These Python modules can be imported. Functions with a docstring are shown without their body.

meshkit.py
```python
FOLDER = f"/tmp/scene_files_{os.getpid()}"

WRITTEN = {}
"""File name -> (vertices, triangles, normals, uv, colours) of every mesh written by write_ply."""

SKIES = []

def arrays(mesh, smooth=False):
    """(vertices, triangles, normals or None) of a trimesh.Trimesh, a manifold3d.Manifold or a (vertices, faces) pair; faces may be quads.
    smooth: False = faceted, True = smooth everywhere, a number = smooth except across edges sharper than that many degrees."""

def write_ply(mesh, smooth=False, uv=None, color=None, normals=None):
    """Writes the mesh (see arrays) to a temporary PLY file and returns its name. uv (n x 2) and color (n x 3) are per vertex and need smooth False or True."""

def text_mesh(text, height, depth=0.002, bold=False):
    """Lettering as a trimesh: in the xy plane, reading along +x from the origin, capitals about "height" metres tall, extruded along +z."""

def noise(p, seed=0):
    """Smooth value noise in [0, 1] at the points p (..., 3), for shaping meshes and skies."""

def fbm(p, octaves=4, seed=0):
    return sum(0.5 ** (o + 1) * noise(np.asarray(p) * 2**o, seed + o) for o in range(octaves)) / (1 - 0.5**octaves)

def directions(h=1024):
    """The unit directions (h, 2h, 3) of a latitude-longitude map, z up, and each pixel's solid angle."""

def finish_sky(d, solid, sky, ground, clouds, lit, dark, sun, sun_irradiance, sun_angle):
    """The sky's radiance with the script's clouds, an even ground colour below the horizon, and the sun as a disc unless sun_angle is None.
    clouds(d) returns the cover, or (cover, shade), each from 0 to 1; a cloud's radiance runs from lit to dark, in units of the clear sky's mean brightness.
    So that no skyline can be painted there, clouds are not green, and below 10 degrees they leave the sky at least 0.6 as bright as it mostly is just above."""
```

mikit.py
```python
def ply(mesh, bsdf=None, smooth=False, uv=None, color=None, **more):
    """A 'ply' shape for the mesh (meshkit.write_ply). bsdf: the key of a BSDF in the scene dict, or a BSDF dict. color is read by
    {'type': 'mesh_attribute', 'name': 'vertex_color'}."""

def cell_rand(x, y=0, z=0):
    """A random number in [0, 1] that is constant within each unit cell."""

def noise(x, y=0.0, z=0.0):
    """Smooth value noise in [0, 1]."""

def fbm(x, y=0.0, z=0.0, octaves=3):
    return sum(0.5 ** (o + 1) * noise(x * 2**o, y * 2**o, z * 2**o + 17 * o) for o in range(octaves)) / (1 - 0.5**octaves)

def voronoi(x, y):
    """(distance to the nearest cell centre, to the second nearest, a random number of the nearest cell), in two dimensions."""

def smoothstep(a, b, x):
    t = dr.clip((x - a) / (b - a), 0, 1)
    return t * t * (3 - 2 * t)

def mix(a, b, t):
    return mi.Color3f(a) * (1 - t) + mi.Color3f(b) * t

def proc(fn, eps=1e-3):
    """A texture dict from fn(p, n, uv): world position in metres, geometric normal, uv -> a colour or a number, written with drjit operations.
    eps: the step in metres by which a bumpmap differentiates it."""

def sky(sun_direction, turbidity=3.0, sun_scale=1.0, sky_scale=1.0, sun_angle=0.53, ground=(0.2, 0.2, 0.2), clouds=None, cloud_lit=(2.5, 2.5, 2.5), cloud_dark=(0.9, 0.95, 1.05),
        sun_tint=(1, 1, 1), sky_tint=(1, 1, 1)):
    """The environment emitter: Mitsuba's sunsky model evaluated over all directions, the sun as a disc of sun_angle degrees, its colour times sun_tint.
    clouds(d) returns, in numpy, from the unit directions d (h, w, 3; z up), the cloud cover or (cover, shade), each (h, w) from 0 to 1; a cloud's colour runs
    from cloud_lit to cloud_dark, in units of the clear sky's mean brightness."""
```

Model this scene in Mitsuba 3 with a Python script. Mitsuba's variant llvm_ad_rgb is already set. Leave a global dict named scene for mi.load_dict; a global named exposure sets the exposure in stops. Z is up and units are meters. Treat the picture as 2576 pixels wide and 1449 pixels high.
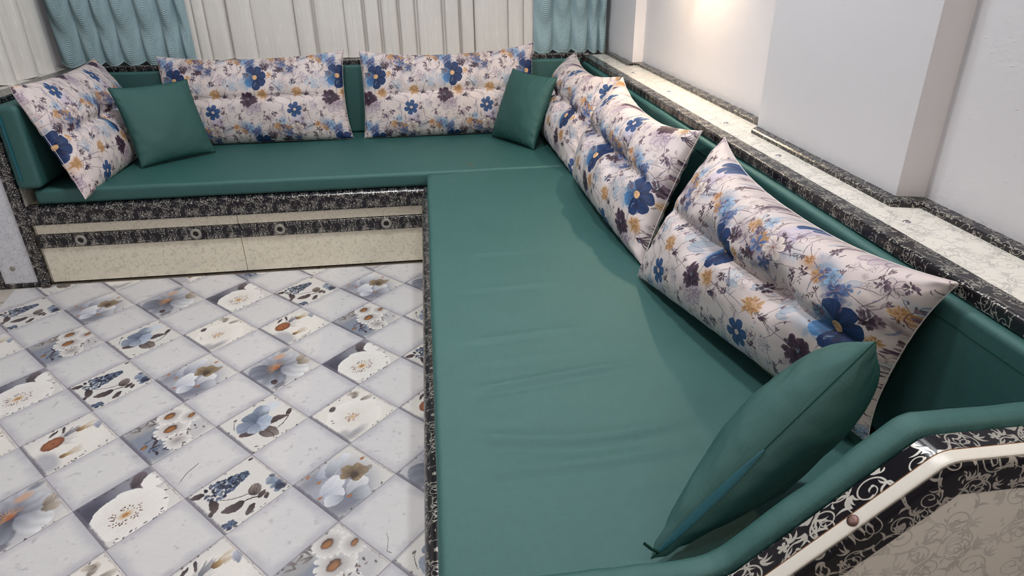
import math
import random
import numpy as np
import drjit as dr
import mitsuba as mi
import trimesh
from shapely.geometry import Polygon, box as sbox
import mikit
import meshkit

T4 = mi.ScalarTransform4f
scene, labels = {}, {}

# ------------------------------------------------------------------ camera, lights, exposure
CAM = np.array([0.05466161, -2.59846608, 1.15700201])
FWD, UP = np.array([0.10335992, 0.88993671, -0.44421772]), np.array([0.06550191, 0.43955009, 0.89582655])
scene['camera'] = {'type': 'perspective', 'fov': 74.622, 'fov_axis': 'x', 'near_clip': .02, 'far_clip': 50.,
                   'to_world': T4().look_at(origin=CAM.tolist(), target=(CAM + FWD).tolist(), up=UP.tolist())}
exposure = -0.27
CEILING = 2.55
MAIN_LAMP, MAIN_AT, MAIN_R = 265.0, (-.36, -.70), .11
DOWNLIGHT, DOWNLIGHT_SPOTS = 170.0, [(.42, -.95, 1.9, (.965, .985, 1.)), (.15, -2.7, .55, (1., .98, .96))]  # the second spot is an unseen fill light above the camera
COOL, WARM = (.96, .985, 1.0), (1.0, .76, .50)
GLOBE, GLOBE_AT = 120.0, (.900, -2.72, 1.52)  # unseen lamp, a bare globe chosen to brighten the pillar side
SCONCE, SCONCE_AT = 2500.0, (.930, -.23, 1.27)


# ------------------------------------------------------------------ helpers
def lin(*c):
    """sRGB 0-255 -> linear albedo"""
    c = np.asarray(c if len(c) > 1 else c[0], float) / 255
    return [float(x) for x in np.where(c <= 0.04045, c / 12.92, ((c + 0.055) / 1.055) ** 2.4)]


# ------------------------------------------------------------------ printed patterns
# A print is a list of brush strokes (petals, leaves, stems, blots); a texture walks the strokes of the small cell it
# stands in and lays them over each other, so every print is evaluated from its drawing, at any resolution.
class Print:
    def __init__(self, w, h, nx, ny, seed=1, periodic=True):
        self.w, self.h, self.nx, self.ny, self.periodic = w, h, nx, ny, periodic
        self.s, self.rng = [], np.random.default_rng(seed)

    def stroke(self, x, y, ang, L, W, p=.5, q=.5, c1=(0, 0, 0), c2=None, alpha=1., soft=None, bend=0., tex=0., seed=None):
        c2 = c1 if c2 is None else c2
        soft = soft if soft is not None else max(.0006, W * .25)
        m = (p / (p + q)) ** p * (q / (p + q)) ** q if p + q > 0 else 1
        self.s.append((x, y, ang, L, bend, W / m, p, q, soft, alpha, tex, *lin(c1), self.rng.random() if seed is None else seed, *lin(c2), W))

    def blot(self, x, y, a, b, ang, c, alpha=.5, soft=None, c2=None, tex=0.):
        soft = soft if soft is not None else b * .8
        c2 = c if c2 is None else c2
        self.s.append((x - a * math.cos(ang), y - a * math.sin(ang), ang, 2 * a, 0., b, -1., .5, soft, alpha, tex, *lin(c), self.rng.random(), *lin(c2), b + soft * .5 * max(1., a / b)))

    def line(self, x0, y0, x1, y1, W, c, bend=0., alpha=1., p=.25, q=.25, c2=None, soft=None):
        self.stroke(x0, y0, math.atan2(y1 - y0, x1 - x0), math.hypot(x1 - x0, y1 - y0), W, p, q, c, c2, alpha, soft if soft is not None else max(.0005, W * .6), bend)

    def compile(self):
        recs, cells = [], [[] for _ in range(self.nx * self.ny)]
        shifts = [(i, j) for i in (-1, 0, 1) for j in (-1, 0, 1)] if self.periodic else [(0, 0)]
        for (x, y, ang, L, bend, W, p, q, soft, alpha, tex, r1, g1, b1, seed, r2, g2, b2, Wm) in self.s:
            ca, sa = math.cos(ang), math.sin(ang)
            for i, j in shifts:
                X, Y = x + i * self.w, y + j * self.h
                ts = np.linspace(0, 1, 9)
                n = bend * 4 * ts * (1 - ts)
                px, py = X + ca * ts * L - sa * n, Y + sa * ts * L + ca * n
                r = Wm + soft + .002
                gx0, gx1 = math.floor((px.min() - r) / self.w * self.nx), math.floor((px.max() + r) / self.w * self.nx)
                gy0, gy1 = math.floor((py.min() - r) / self.h * self.ny), math.floor((py.max() + r) / self.h * self.ny)
                if gx1 < 0 or gy1 < 0 or gx0 >= self.nx or gy0 >= self.ny:
                    continue
                k = len(recs)
                used = False
                cw = max(self.w / self.nx, self.h / self.ny) * .75
                for gy in range(max(gy0, 0), min(gy1, self.ny - 1) + 1):
                    for gx in range(max(gx0, 0), min(gx1, self.nx - 1) + 1):
                        cx, cy = (gx + .5) / self.nx * self.w, (gy + .5) / self.ny * self.h
                        d = np.hypot(px - cx, py - cy).min()
                        if d < r + cw + L / 16:
                            cells[gy * self.nx + gx].append(k)
                            used = True
                if used:
                    recs.append((X, Y, ca, sa, 1 / L, bend, W, p, q, soft, alpha, tex, r1, g1, b1, seed, r2, g2, b2, 1 / max(Wm, 1e-5)))
        start = np.cumsum([0] + [len(c) for c in cells])
        self.n_rec, self.mean = len(recs), start[-1] / len(cells)
        self.rec = mi.Float(np.array(recs, np.float32).ravel())
        self.start = mi.UInt32(start.astype(np.uint32))
        self.items = mi.UInt32(np.concatenate([np.array(c, np.uint32) for c in cells if c] + [np.zeros(1, np.uint32)]))
        return self

    def paint(self, u, v, base, jit=0., jf=260.):
        """base: Color3f under the strokes; u, v in metres of the print"""
        if jit:
            u, v = u + (mikit.noise(u * jf, v * jf) - .5) * jit * 2 + (mikit.noise(u * jf * 3.5, v * jf * 3.5) - .5) * jit, v + (mikit.noise(u * jf + 31, v * jf) - .5) * jit * 2 + (mikit.noise(u * jf * 3.5 + 7, v * jf * 3.5) - .5) * jit
        if self.periodic:
            u, v = u - dr.floor(u / self.w) * self.w, v - dr.floor(v / self.h) * self.h
        gx = mi.UInt32(dr.clip(mi.Int32(u / self.w * self.nx), 0, self.nx - 1))
        gy = mi.UInt32(dr.clip(mi.Int32(v / self.h * self.ny), 0, self.ny - 1))
        cell = gy * self.nx + gx
        i, end = dr.gather(mi.UInt32, self.start, cell), dr.gather(mi.UInt32, self.start, cell + 1)
        rec, items = self.rec, self.items
        base = mi.Color3f(base) + mi.Color3f(u * 0)

        def body(i, r, g, b, end, u, v):
            k = dr.gather(mi.UInt32, items, i) * 5
            a0, a1, a2, a3, a4 = (dr.gather(mi.Vector4f, rec, k + j) for j in range(5))
            dx, dy = u - a0.x, v - a0.y
            t = (dx * a0.z + dy * a0.w) * a1.x
            inside = (t > 1e-4) & (t < .9999)
            tc = dr.clip(t, 1e-4, .9999)
            n = dy * a0.z - dx * a0.w - a1.y * 4 * tc * (1 - tc)
            w = a1.z * dr.exp2(dr.maximum(a1.w, 0) * dr.log2(tc) + a2.x * dr.log2(1 - tc))
            a = dr.select(inside, dr.clip((w - dr.abs(n)) / a2.y + .5, 0, 1), 0)
            rho = dr.sqrt(dr.square(2 * t - 1) + dr.square(n / a1.z))
            a = dr.select(a1.w < 0, mikit.smoothstep(0, 1, (1 - rho) * a1.z / a2.y + .5), a) * a2.z
            f = 1 + a2.w * dr.sin(n * a4.w * 8 + a3.w * 6.3 + dr.sin(t * 9 + a3.w * 40))
            return i + 1, dr.lerp(r, dr.lerp(a3.x, a4.x, tc) * f, a), dr.lerp(g, dr.lerp(a3.y, a4.y, tc) * f, a), dr.lerp(b, dr.lerp(a3.z, a4.z, tc) * f, a), end, u, v

        out = dr.while_loop((i, base.x, base.y, base.z, end, u, v), lambda i, r, g, b, end, u, v: i < end, body)
        return mi.Color3f(out[1], out[2], out[3])


NAVY, NAVY2, BLUE, SKY, PALE = (22, 30, 60), (38, 62, 108), (66, 94, 140), (130, 160, 188), (180, 196, 210)
PLUM, PLUM2, MAUVE = (66, 44, 62), (98, 74, 96), (150, 126, 146)
GOLD, GOLD2, CREAM = (204, 148, 92), (228, 184, 134), (238, 226, 216)


def flower(P, x, y, R, n, c1, c2, center, ang0=0., wide=.42, only=None, rc=.17, alpha=1., skip=(), vein=None):
    for k in range(n):
        if k in skip:
            continue
        a = ang0 + 2 * math.pi * k / n
        col1, col2 = (c1, c2) if only is None or k not in only else only[k]
        RR = R * P.rng.uniform(.92, 1.06)
        ww = R * wide * P.rng.uniform(.9, 1.08)
        for da, f in ((-.15, .93), (.16, .95), (.0, P.rng.uniform(.95, 1.03))):
            P.stroke(x, y, a + da * wide / .36, RR * f, ww * (.62 if da else .8), .85, .3, col1, col2, alpha, .0012, tex=.1, bend=R * P.rng.uniform(-.03, .03))
        P.stroke(x, y, a, RR * .8, ww * .4, .6, .9, tuple(int(v * .72) for v in col1), col2, alpha * .55, .004)
        if vein is not None:
            for s in (-.16, 0, .17):
                P.line(x + R * .15 * math.cos(a), y + R * .15 * math.sin(a), x + R * .82 * math.cos(a + s), y + R * .82 * math.sin(a + s), R * .014, vein, 0, .55)
    if center is not None:
        P.blot(x, y, R * rc, R * rc, 0, center, 1, .0012, c2=tuple(min(255, int(v * 1.08)) for v in center))
        for _ in range(5):
            a, r = P.rng.uniform(0, 6.28), R * rc * P.rng.uniform(.2, .9)
            P.blot(x + r * math.cos(a), y + r * math.sin(a), R * .04, R * .03, a, (170, 120, 84), .6, .001)


def dahlia(P, x, y, R, c1, c2, n=46, squash=1., ang=0.):
    for k in range(n):
        f = 1 - k / n
        a = P.rng.uniform(0, 6.28)
        r0 = R * f * .55
        X, Y = r0 * math.cos(a), r0 * math.sin(a) * squash
        X, Y = X * math.cos(ang) - Y * math.sin(ang), X * math.sin(ang) + Y * math.cos(ang)
        m = P.rng.uniform(0, 1)
        col = tuple(int(c1[i] * (1 - m) + c2[i] * m) for i in range(3))
        dk = tuple(int(v * .55) for v in c1)
        P.stroke(x + X, y + Y, a + ang + P.rng.uniform(-.5, .5), R * P.rng.uniform(.3, .5), R * P.rng.uniform(.08, .13), .6, .45, dk, col, .92, .0008, tex=.2, bend=R * P.rng.uniform(-.05, .05))


def tuft(P, x, y, R, c1, c2, n=34, a0=0., spread=3.14):
    P.blot(x, y, R * .62, R * .55, a0, c1, .75, R * .5)
    for k in range(n):
        a = a0 + P.rng.uniform(-spread, spread)
        r0 = R * P.rng.uniform(.0, .55)
        m = P.rng.uniform(0, 1)
        col = tuple(int(c1[i] * (1 - m) + c2[i] * m) for i in range(3))
        P.stroke(x + r0 * math.cos(a), y + r0 * math.sin(a), a + P.rng.uniform(-.4, .4), R * P.rng.uniform(.3, .5), R * P.rng.uniform(.05, .1), .5, .5, tuple(int(v * .72) for v in col), col, .9, .0007)


def lineflower(P, x, y, R, n, c, alpha=.75, fill=None, ang0=0.):
    for k in range(n):
        a = ang0 + 2 * math.pi * k / n + P.rng.uniform(-.15, .15)
        L, r0 = R * P.rng.uniform(.75, 1.05), R * .12
        X0, Y0, X1, Y1 = x + r0 * math.cos(a), y + r0 * math.sin(a), x + L * math.cos(a), y + L * math.sin(a)
        if fill is not None:
            P.stroke(X0, Y0, a, L - r0, R * .3, .6, .35, fill, fill, .45, .002)
        for s in (-1, 1):
            P.line(X0, Y0, X1, Y1, R * .022 + .0002, c, s * R * P.rng.uniform(.22, .34), alpha)
        P.line(X0, Y0, x + .6 * L * math.cos(a), y + .6 * L * math.sin(a), R * .016 + .0002, c, R * .05, alpha * .7)
    for _ in range(4):
        a = P.rng.uniform(0, 6.28)
        P.blot(x + R * .12 * math.cos(a), y + R * .12 * math.sin(a), R * .07, R * .05, a, c, alpha, .0008)


def leafspray(P, x, y, ang, L, c, n=6, alpha=.9, leaf=.28, bend=.0):
    P.line(x, y, x + L * math.cos(ang), y + L * math.sin(ang), .0005, c, bend, alpha)
    for k in range(n):
        t = (k + 1.2) / (n + .6)
        s = 1 if k % 2 else -1
        off = bend * 4 * t * (1 - t)
        X, Y = x + L * t * math.cos(ang) - off * math.sin(ang), y + L * t * math.sin(ang) + off * math.cos(ang)
        P.stroke(X, Y, ang + s * P.rng.uniform(.5, .9), L * leaf * P.rng.uniform(.7, 1.1), L * leaf * .14, .7, .6, c, c, alpha, .0006, bend=s * L * .02)


def budstem(P, x0, y0, x1, y1, c, bend=0.):
    P.line(x0, y0, x1, y1, .00065, c, bend, .9)
    a = math.atan2(y1 - y0, x1 - x0) + (-.5 if bend > 0 else .5)
    for s in (-.55, 0, .55):
        P.stroke(x1, y1, a + s, .011, .0016, .5, .6, c, c, .9, .0006)
    P.stroke(x1 - .002 * math.cos(a), y1 - .002 * math.sin(a), a, .007, .0026, .5, .5, c, (190, 160, 170), .85, .0007)


def grassclump(P, x, y, ang, L, c):
    for k in range(7):
        a = ang + (k - 3) * .22
        P.stroke(x, y, a, L * P.rng.uniform(.7, 1.1), L * .045, .35, .8, c, c, .9, .0007, bend=L * .16 * (1 if k < 3 else -1))


def floral_print():
    PW, PH = .355, .30
    P = Print(PW, PH, 84, 72, seed=7)
    k = .000355
    X = lambda px: px * k
    Y = lambda py: -py * .00039
    r = P.rng
    # soft washes of colour first
    for (px, py, a, c, al) in ((-100, 60, 120, SKY, .75), (40, 200, 90, GOLD2, .35), (-90, 300, 130, MAUVE, .5), (330, -170, 90, BLUE, .75), (150, -150, 90, PLUM2, .55), (470, -215, 100, MAUVE, .6),
                               (-170, -215, 90, BLUE, .55), (-280, -215, 70, GOLD, .5), (-330, 60, 90, PALE, .6), (-430, 560, 80, PALE, .5), (470, 470, 90, (196, 190, 222), .6), (-150, 560, 110, SKY, .7), (-60, 620, 80, BLUE, .7),
                               (430, 680, 110, NAVY2, .55), (250, 500, 70, PALE, .6), (300, 660, 70, PLUM2, .5), (90, 640, 60, PALE, .4), (260, 90, 70, PALE, .55)):
        P.blot(X(px), Y(py), X(a), X(a) * .62, r.uniform(-.6, .6), c, al * .7, X(a) * .75, tex=.12)
        for _ in range(5):
            P.blot(X(px + r.uniform(-a, a) * .7), Y(py + r.uniform(-a, a) * .5), X(a) * r.uniform(.15, .4), X(a) * r.uniform(.08, .2), r.uniform(0, 3), c, al * .7, X(a) * .12)
    # stems
    for (a, b, c, d, be) in ((60, 190, 440, 260, 18), (-110, 240, -480, 180, 10), (60, 190, 380, 330, -14), (60, 200, 520, 220, 26), (-510, 180, -300, 250, 16), (130, 480, 60, 620, 10), (340, 600, 620, 560, -20), (-130, 580, 210, 640, 22),
                             (-130, 600, -420, 640, -16), (-560, -120, -540, 40, 10), (440, -180, 470, 60, 14), (-400, 400, -340, 560, -14), (-200, 560, -380, 470, 12), (330, 600, 180, 470, 12), (-40, -220, 110, -260, 9), (500, -230, 640, -250, -8), (180, 60, 300, 180, 12), (-300, 200, -200, 110, 10)):
        P.line(X(a), Y(b), X(c), Y(d), .00075, PLUM2, be * k, .85)
    for (a, b, c, d, be) in ((440, 250, 500, 200, 8), (-480, 300, -440, 370, -9), (180, 60, 270, 130, 10), (-300, -110, -330, -60, 8), (-250, 420, -300, 340, 9), (250, 60, 230, -60, 7), (20, 480, 70, 400, -8), (600, 300, 560, 380, 7), (590, 560, 640, 545, 5), (-420, 640, -470, 655, -5), (210, 640, 290, 670, 6), (-30, 330, 60, 420, 12), (-70, -60, -160, -110, 8), (-380, 150, -350, 90, 7), (520, 120, 560, 70, 6)):
        budstem(P, X(a), Y(b), X(c), Y(d), PLUM, be * k)
    # line-art blossoms
    for (px, py, R, n, al, f) in ((-420, 10, 75, 6, .7, (214, 196, 206)), (330, 70, 75, 6, .5, None), (-250, -20, 60, 5, .55, (204, 204, 220)), (130, 450, 70, 6, .75, (214, 198, 204)), (-60, 330, 120, 7, .55, (186, 168, 186)), (-470, 470, 66, 6, .6, None),
                                  (-330, 340, 62, 5, .55, (206, 196, 212)), (600, 420, 60, 5, .5, None), (360, -230, 62, 5, .85, (236, 222, 220)), (560, 330, 55, 5, .6, None), (20, 60, 46, 5, .35, (196, 212, 226)), (-570, -240, 55, 6, .6, (206, 186, 198))):
        lineflower(P, X(px), Y(py), X(R), n, PLUM2, al, f, r.uniform(0, 1))
    # blue-grey drawn leaves
    for (px, py, a, L) in ((-330, 110, .7, 120), (-330, 130, .2, 100), (240, 130, .1, 110), (-20, 120, 2.6, 90), (250, 520, 1.2, 100), (-60, 560, .7, 100), (-170, 620, 2.3, 90), (420, 100, 1.0, 90)):
        for s in (-1, 1):
            P.line(X(px), Y(py), X(px) + X(L) * math.cos(a), Y(py) + X(L) * math.sin(a), .0006, (96, 128, 170), s * X(L) * .2, .8)
        P.stroke(X(px), Y(py), a, X(L), X(L) * .17, .6, .6, SKY, PALE, .5, .002)
    # gold tufts
    tuft(P, X(70), Y(185), X(80), GOLD, GOLD2, 40)
    tuft(P, X(-510), Y(170), X(78), GOLD, GOLD2, 40)
    tuft(P, X(165), Y(-20), X(48), GOLD2, GOLD, 22)
    tuft(P, X(205), Y(-220), X(62), GOLD, GOLD2, 28)
    tuft(P, X(-300), Y(-225), X(46), GOLD, (190, 130, 90), 18)
    tuft(P, X(330), Y(590), X(64), GOLD, GOLD2, 34)
    tuft(P, X(-200), Y(585), X(60), GOLD, GOLD2, 30)
    # plum dahlias
    dahlia(P, X(-110), Y(245), X(125), PLUM, PLUM2, 70, .72)
    dahlia(P, X(120), Y(-120), X(75), PLUM, MAUVE, 34, .75)
    dahlia(P, X(-545), Y(60), X(48), PLUM, PLUM2, 26)
    dahlia(P, X(500), Y(-215), X(70), PLUM2, MAUVE, 34, .6)
    dahlia(P, X(300), Y(690), X(70), PLUM, PLUM2, 34, .6)
    dahlia(P, X(-290), Y(-165), X(44), PLUM, PLUM2, 18, .8)
    dahlia(P, X(450), Y(520), X(44), PLUM, PLUM2, 18, .6)
    dahlia(P, X(-420), Y(380), X(34), PLUM, PLUM2, 14)
    # blue star patches
    for (px, py, R, c) in ((330, -150, 72, BLUE), (-165, -210, 62, BLUE), (-70, 610, 70, NAVY2), (-130, 550, 72, SKY), (430, 690, 60, NAVY2), (290, 495, 48, SKY), (-30, 570, 50, BLUE)):
        flower(P, X(px), Y(py), X(R * .8), 5, c, tuple(min(255, int(v * 1.3)) for v in c), None, r.uniform(0, 1), .3, alpha=.5)
        lineflower(P, X(px), Y(py), X(R * .85), 5, (70, 84, 128), .5, None, r.uniform(0, 1))
    # white daisy with plum outline
    flower(P, X(450), Y(590), X(82), 6, (196, 172, 176), CREAM, (120, 74, 70), .4, .34, rc=.1, vein=PLUM2)
    # middle blue blossom
    flower(P, X(440), Y(370), X(92), 6, NAVY2, BLUE, (214, 196, 190), .25, .34, rc=.2, vein=(80, 116, 176))
    # the large navy blossom, its two lower-left petals pale blue
    light = {3: (NAVY2, SKY), 4: (NAVY2, (86, 138, 190))}
    flower(P, 0, 0, X(150), 7, NAVY, NAVY2, (222, 178, 132), .25, .36, only=light, rc=.19, vein=(52, 80, 140))
    for _ in range(26):
        lineflower(P, r.uniform(0, PW), r.uniform(0, PH), r.uniform(.006, .014), int(r.integers(4, 7)), PLUM2 if r.random() < .7 else (104, 132, 170), r.uniform(.35, .7), None, r.uniform(0, 1))
    for _ in range(9):
        dahlia(P, r.uniform(0, PW), r.uniform(0, PH), r.uniform(.012, .02), PLUM if r.random() < .5 else PLUM2, MAUVE, 22, .7, r.uniform(0, 3))
    for _ in range(60):
        c = (PLUM2, MAUVE, PLUM, SKY, BLUE)[int(r.integers(5))]
        P.stroke(r.uniform(0, PW), r.uniform(0, PH), 1.2 + r.uniform(-.7, .7), r.uniform(.012, .03), r.uniform(.0012, .003), .5, .7, c, None, r.uniform(.35, .7), .0016, bend=r.uniform(-.003, .003))
    for _ in range(14):
        x, y = r.uniform(0, PW), r.uniform(0, PH)
        a, L = 1.4 + r.uniform(-.6, .6), r.uniform(.03, .055)
        budstem(P, x, y, x + L * math.cos(a), y + L * math.sin(a), PLUM2, r.uniform(-.2, .2) * L)
    for _ in range(8):
        x, y, a, L = r.uniform(0, PW), r.uniform(0, PH), r.uniform(0, 6.28), r.uniform(.02, .05)
        P.line(x, y, x + L * math.cos(a), y + L * math.sin(a), .00055, PLUM2 if r.random() < .7 else MAUVE, r.uniform(-.2, .2) * L, .75)
    for (px, py, a, L) in ((-90, 250, 2.2, 70), (180, 190, -.4, 80), (-480, 200, .2, 80), (-300, -160, -1.2, 70), (230, -160, 2.4, 60), (380, 640, -.3, 90), (-150, 660, -2.2, 80), (560, -200, .1, 80)):
        leafspray(P, X(px), Y(py), a, X(L), PLUM, 6)
    grassclump(P, X(110), Y(260), .2, X(110), PLUM)
    grassclump(P, X(-430), Y(210), .4, X(90), PLUM)
    for _ in range(46):
        a = r.uniform(0, 6.28)
        P.stroke(r.uniform(0, PW), r.uniform(0, PH), a, r.uniform(.005, .011), r.uniform(.0009, .002), .5, .6, PLUM if r.random() < .75 else SKY, None, .8, .0007, bend=.001)
    return P.compile()


# ------------------------------------------------------------------ the vinyl sheet's printed tiles (each motif 1 x 1, motif m at u in [2m, 2m + 1])
def tile_prints():
    P = Print(16., 1., 16 * 30, 30, seed=11, periodic=False)
    r = P.rng
    G1, G2, G3 = (64, 66, 80), (112, 114, 128), (168, 170, 182)
    BR, OC, DK, WH = (120, 78, 52), (176, 124, 74), (52, 40, 46), (236, 233, 230)

    def S(m, x, y, a, L, W, c1, c2=None, p=.6, q=.4, alpha=1., soft=.012, bend=0., tex=0.):
        P.stroke(m + x, y, a, L, W, p, q, c1, c2, alpha, soft, bend, tex)

    def B(m, x, y, a, b, c, alpha=1., soft=None, ang=0., tex=0., c2=None):
        P.blot(m + x, y, a, b, ang, c, alpha, soft, c2, tex)

    def leaf(m, x, y, a, L, W, c1=DK, c2=(98, 84, 86), bend=0.):
        S(m, x, y, a, L, W, c1, c2, .6, .7, soft=.008, bend=bend, tex=0.060)
        P.line(m + x, y, m + x + L * .9 * math.cos(a), y + L * .9 * math.sin(a), .004, (60, 50, 56), bend, .6, soft=.006)

    # 0: grape hyacinth with plum leaves
    m = 0
    for k in range(230):
        t = r.random() ** .75
        w = .17 * (1 - t) ** .8 + .035
        x, y = .17 + .6 * t, .76 - .03 * t + r.uniform(-w, w)
        c = [(36, 44, 70), (64, 76, 104), (104, 118, 142), (26, 30, 48)][r.integers(4)]
        B(m, x, y, .026, .019, c, .95, .01, r.uniform(0, 3))
        if k % 3 == 0:
            B(m, x, y, .008, .006, (170, 178, 192), .7, .006)
    leaf(m, .19, .84, 2.7, .18, .05)
    leaf(m, .19, .66, -2.0, .26, .06, bend=.03)
    leaf(m, .46, .30, 2.9, .30, .075, bend=.03)
    leaf(m, .52, .16, -2.6, .2, .05)
    B(m, .66, .36, .11, .085, (92, 80, 80), 1, .02, .9, .2, (130, 118, 112))
    S(m, .58, .3, .9, .2, .06, DK, (140, 126, 120), .5, .6, tex=.2)
    P.line(m + .26, .6, m + .62, .36, .008, (110, 98, 102), -.05)
    P.line(m + .42, .3, m + .62, .2, .01, DK, .03)
    leaf(m, .60, .2, .3, .15, .04)
    leaf(m, .66, .1, .9, .12, .03)
    for k in range(26):
        B(m, .91 + r.uniform(-.08, .06), .26 + r.uniform(-.16, .14), .05, .035, [(70, 82, 108), (120, 134, 156), (44, 50, 74), (150, 160, 176)][k % 4], .9, .02, r.uniform(0, 3))
    for k in range(26):
        B(m, .12 + r.uniform(-.06, .07), .09 + r.uniform(-.05, .06), .03, .02, [(50, 60, 88), (90, 104, 130)][k % 2], .95, .01, r.uniform(0, 3))
    leaf(m, .90, .92, .2, .08, .022)
    leaf(m, .05, .4, 1.2, .1, .03)
    # 1: white anemone on grey
    m = 2
    B(m, .45, .92, .9, .4, (92, 92, 108), 1, .3)
    B(m, .78, .86, .34, .22, (150, 150, 160), .8, .25)
    B(m, .12, .72, .2, .2, (70, 70, 86), .9, .2)
    for (x, y, a, L, W) in ((.90, .56, 2.0, .34, .13), (.8, .7, .2, .24, .09), (.66, .76, .7, .3, .09)):
        S(m, x, y, a, L, W, (58, 50, 58), (110, 98, 104), soft=.03, tex=0.100)
    for (a, L, W) in ((2.5, .42, .2), (1.75, .42, .17), (1.05, .46, .17), (.25, .5, .2), (-.6, .5, .24), (-1.6, .42, .26), (3.4, .4, .2)):
        S(m, .40, .36, a, L, W, (226, 220, 214), WH, .7, .25, soft=.012, tex=0.008)
    S(m, .98, .55, 2.0, .3, .16, WH, WH, .5, .4, soft=.02)
    for k in range(64):
        a, rr = r.uniform(0, 6.28), r.choice([.12, .15, .18]) * r.uniform(.85, 1.1)
        B(m, .40 + rr * math.cos(a) * 1.1, .37 + rr * math.sin(a) * .9, .012, .008, (96, 62, 50), .95, .006, a)
    B(m, .40, .37, .085, .06, (206, 176, 140), .9, .05)
    B(m, .40, .37, .04, .03, OC, 1, .02)
    for (x, y) in ((.16, .06), (.32, .04), (.74, .08), (.86, .22), (.93, .36), (.5, .03), (.97, .7), (.05, .94), (.4, .97)):
        B(m, x, y, .026, .011, DK, .9, .01, r.uniform(0, 3))
    # 2: grey-white petals and a brown blossom
    m = 4
    B(m, .35, .45, .5, .5, (158, 160, 174), .9, .4)
    B(m, .3, .2, .3, .2, (112, 114, 130), .8, .2)
    B(m, .2, .85, .26, .12, (120, 122, 138), .7, .2)
    for (x, y, a, L, W, c1, c2) in ((.28, .84, -.1, .34, .12, (150, 156, 176), (226, 226, 230)), (.38, .72, .5, .34, .1, (120, 124, 142), (206, 208, 216)), (.1, .52, .15, .42, .13, (176, 180, 194), (232, 232, 236)),
                                    (.08, .5, -.5, .34, .1, (160, 166, 184), (222, 222, 230)), (.36, .26, .2, .36, .13, (160, 162, 176), (230, 230, 232)), (.34, .22, -.5, .3, .12, (104, 108, 126), (196, 198, 206)), (.3, .26, 2.6, .26, .1, (150, 154, 170), (220, 222, 228)),
                                    (.68, .78, .5, .2, .07, (190, 194, 206), (226, 226, 232))):
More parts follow.
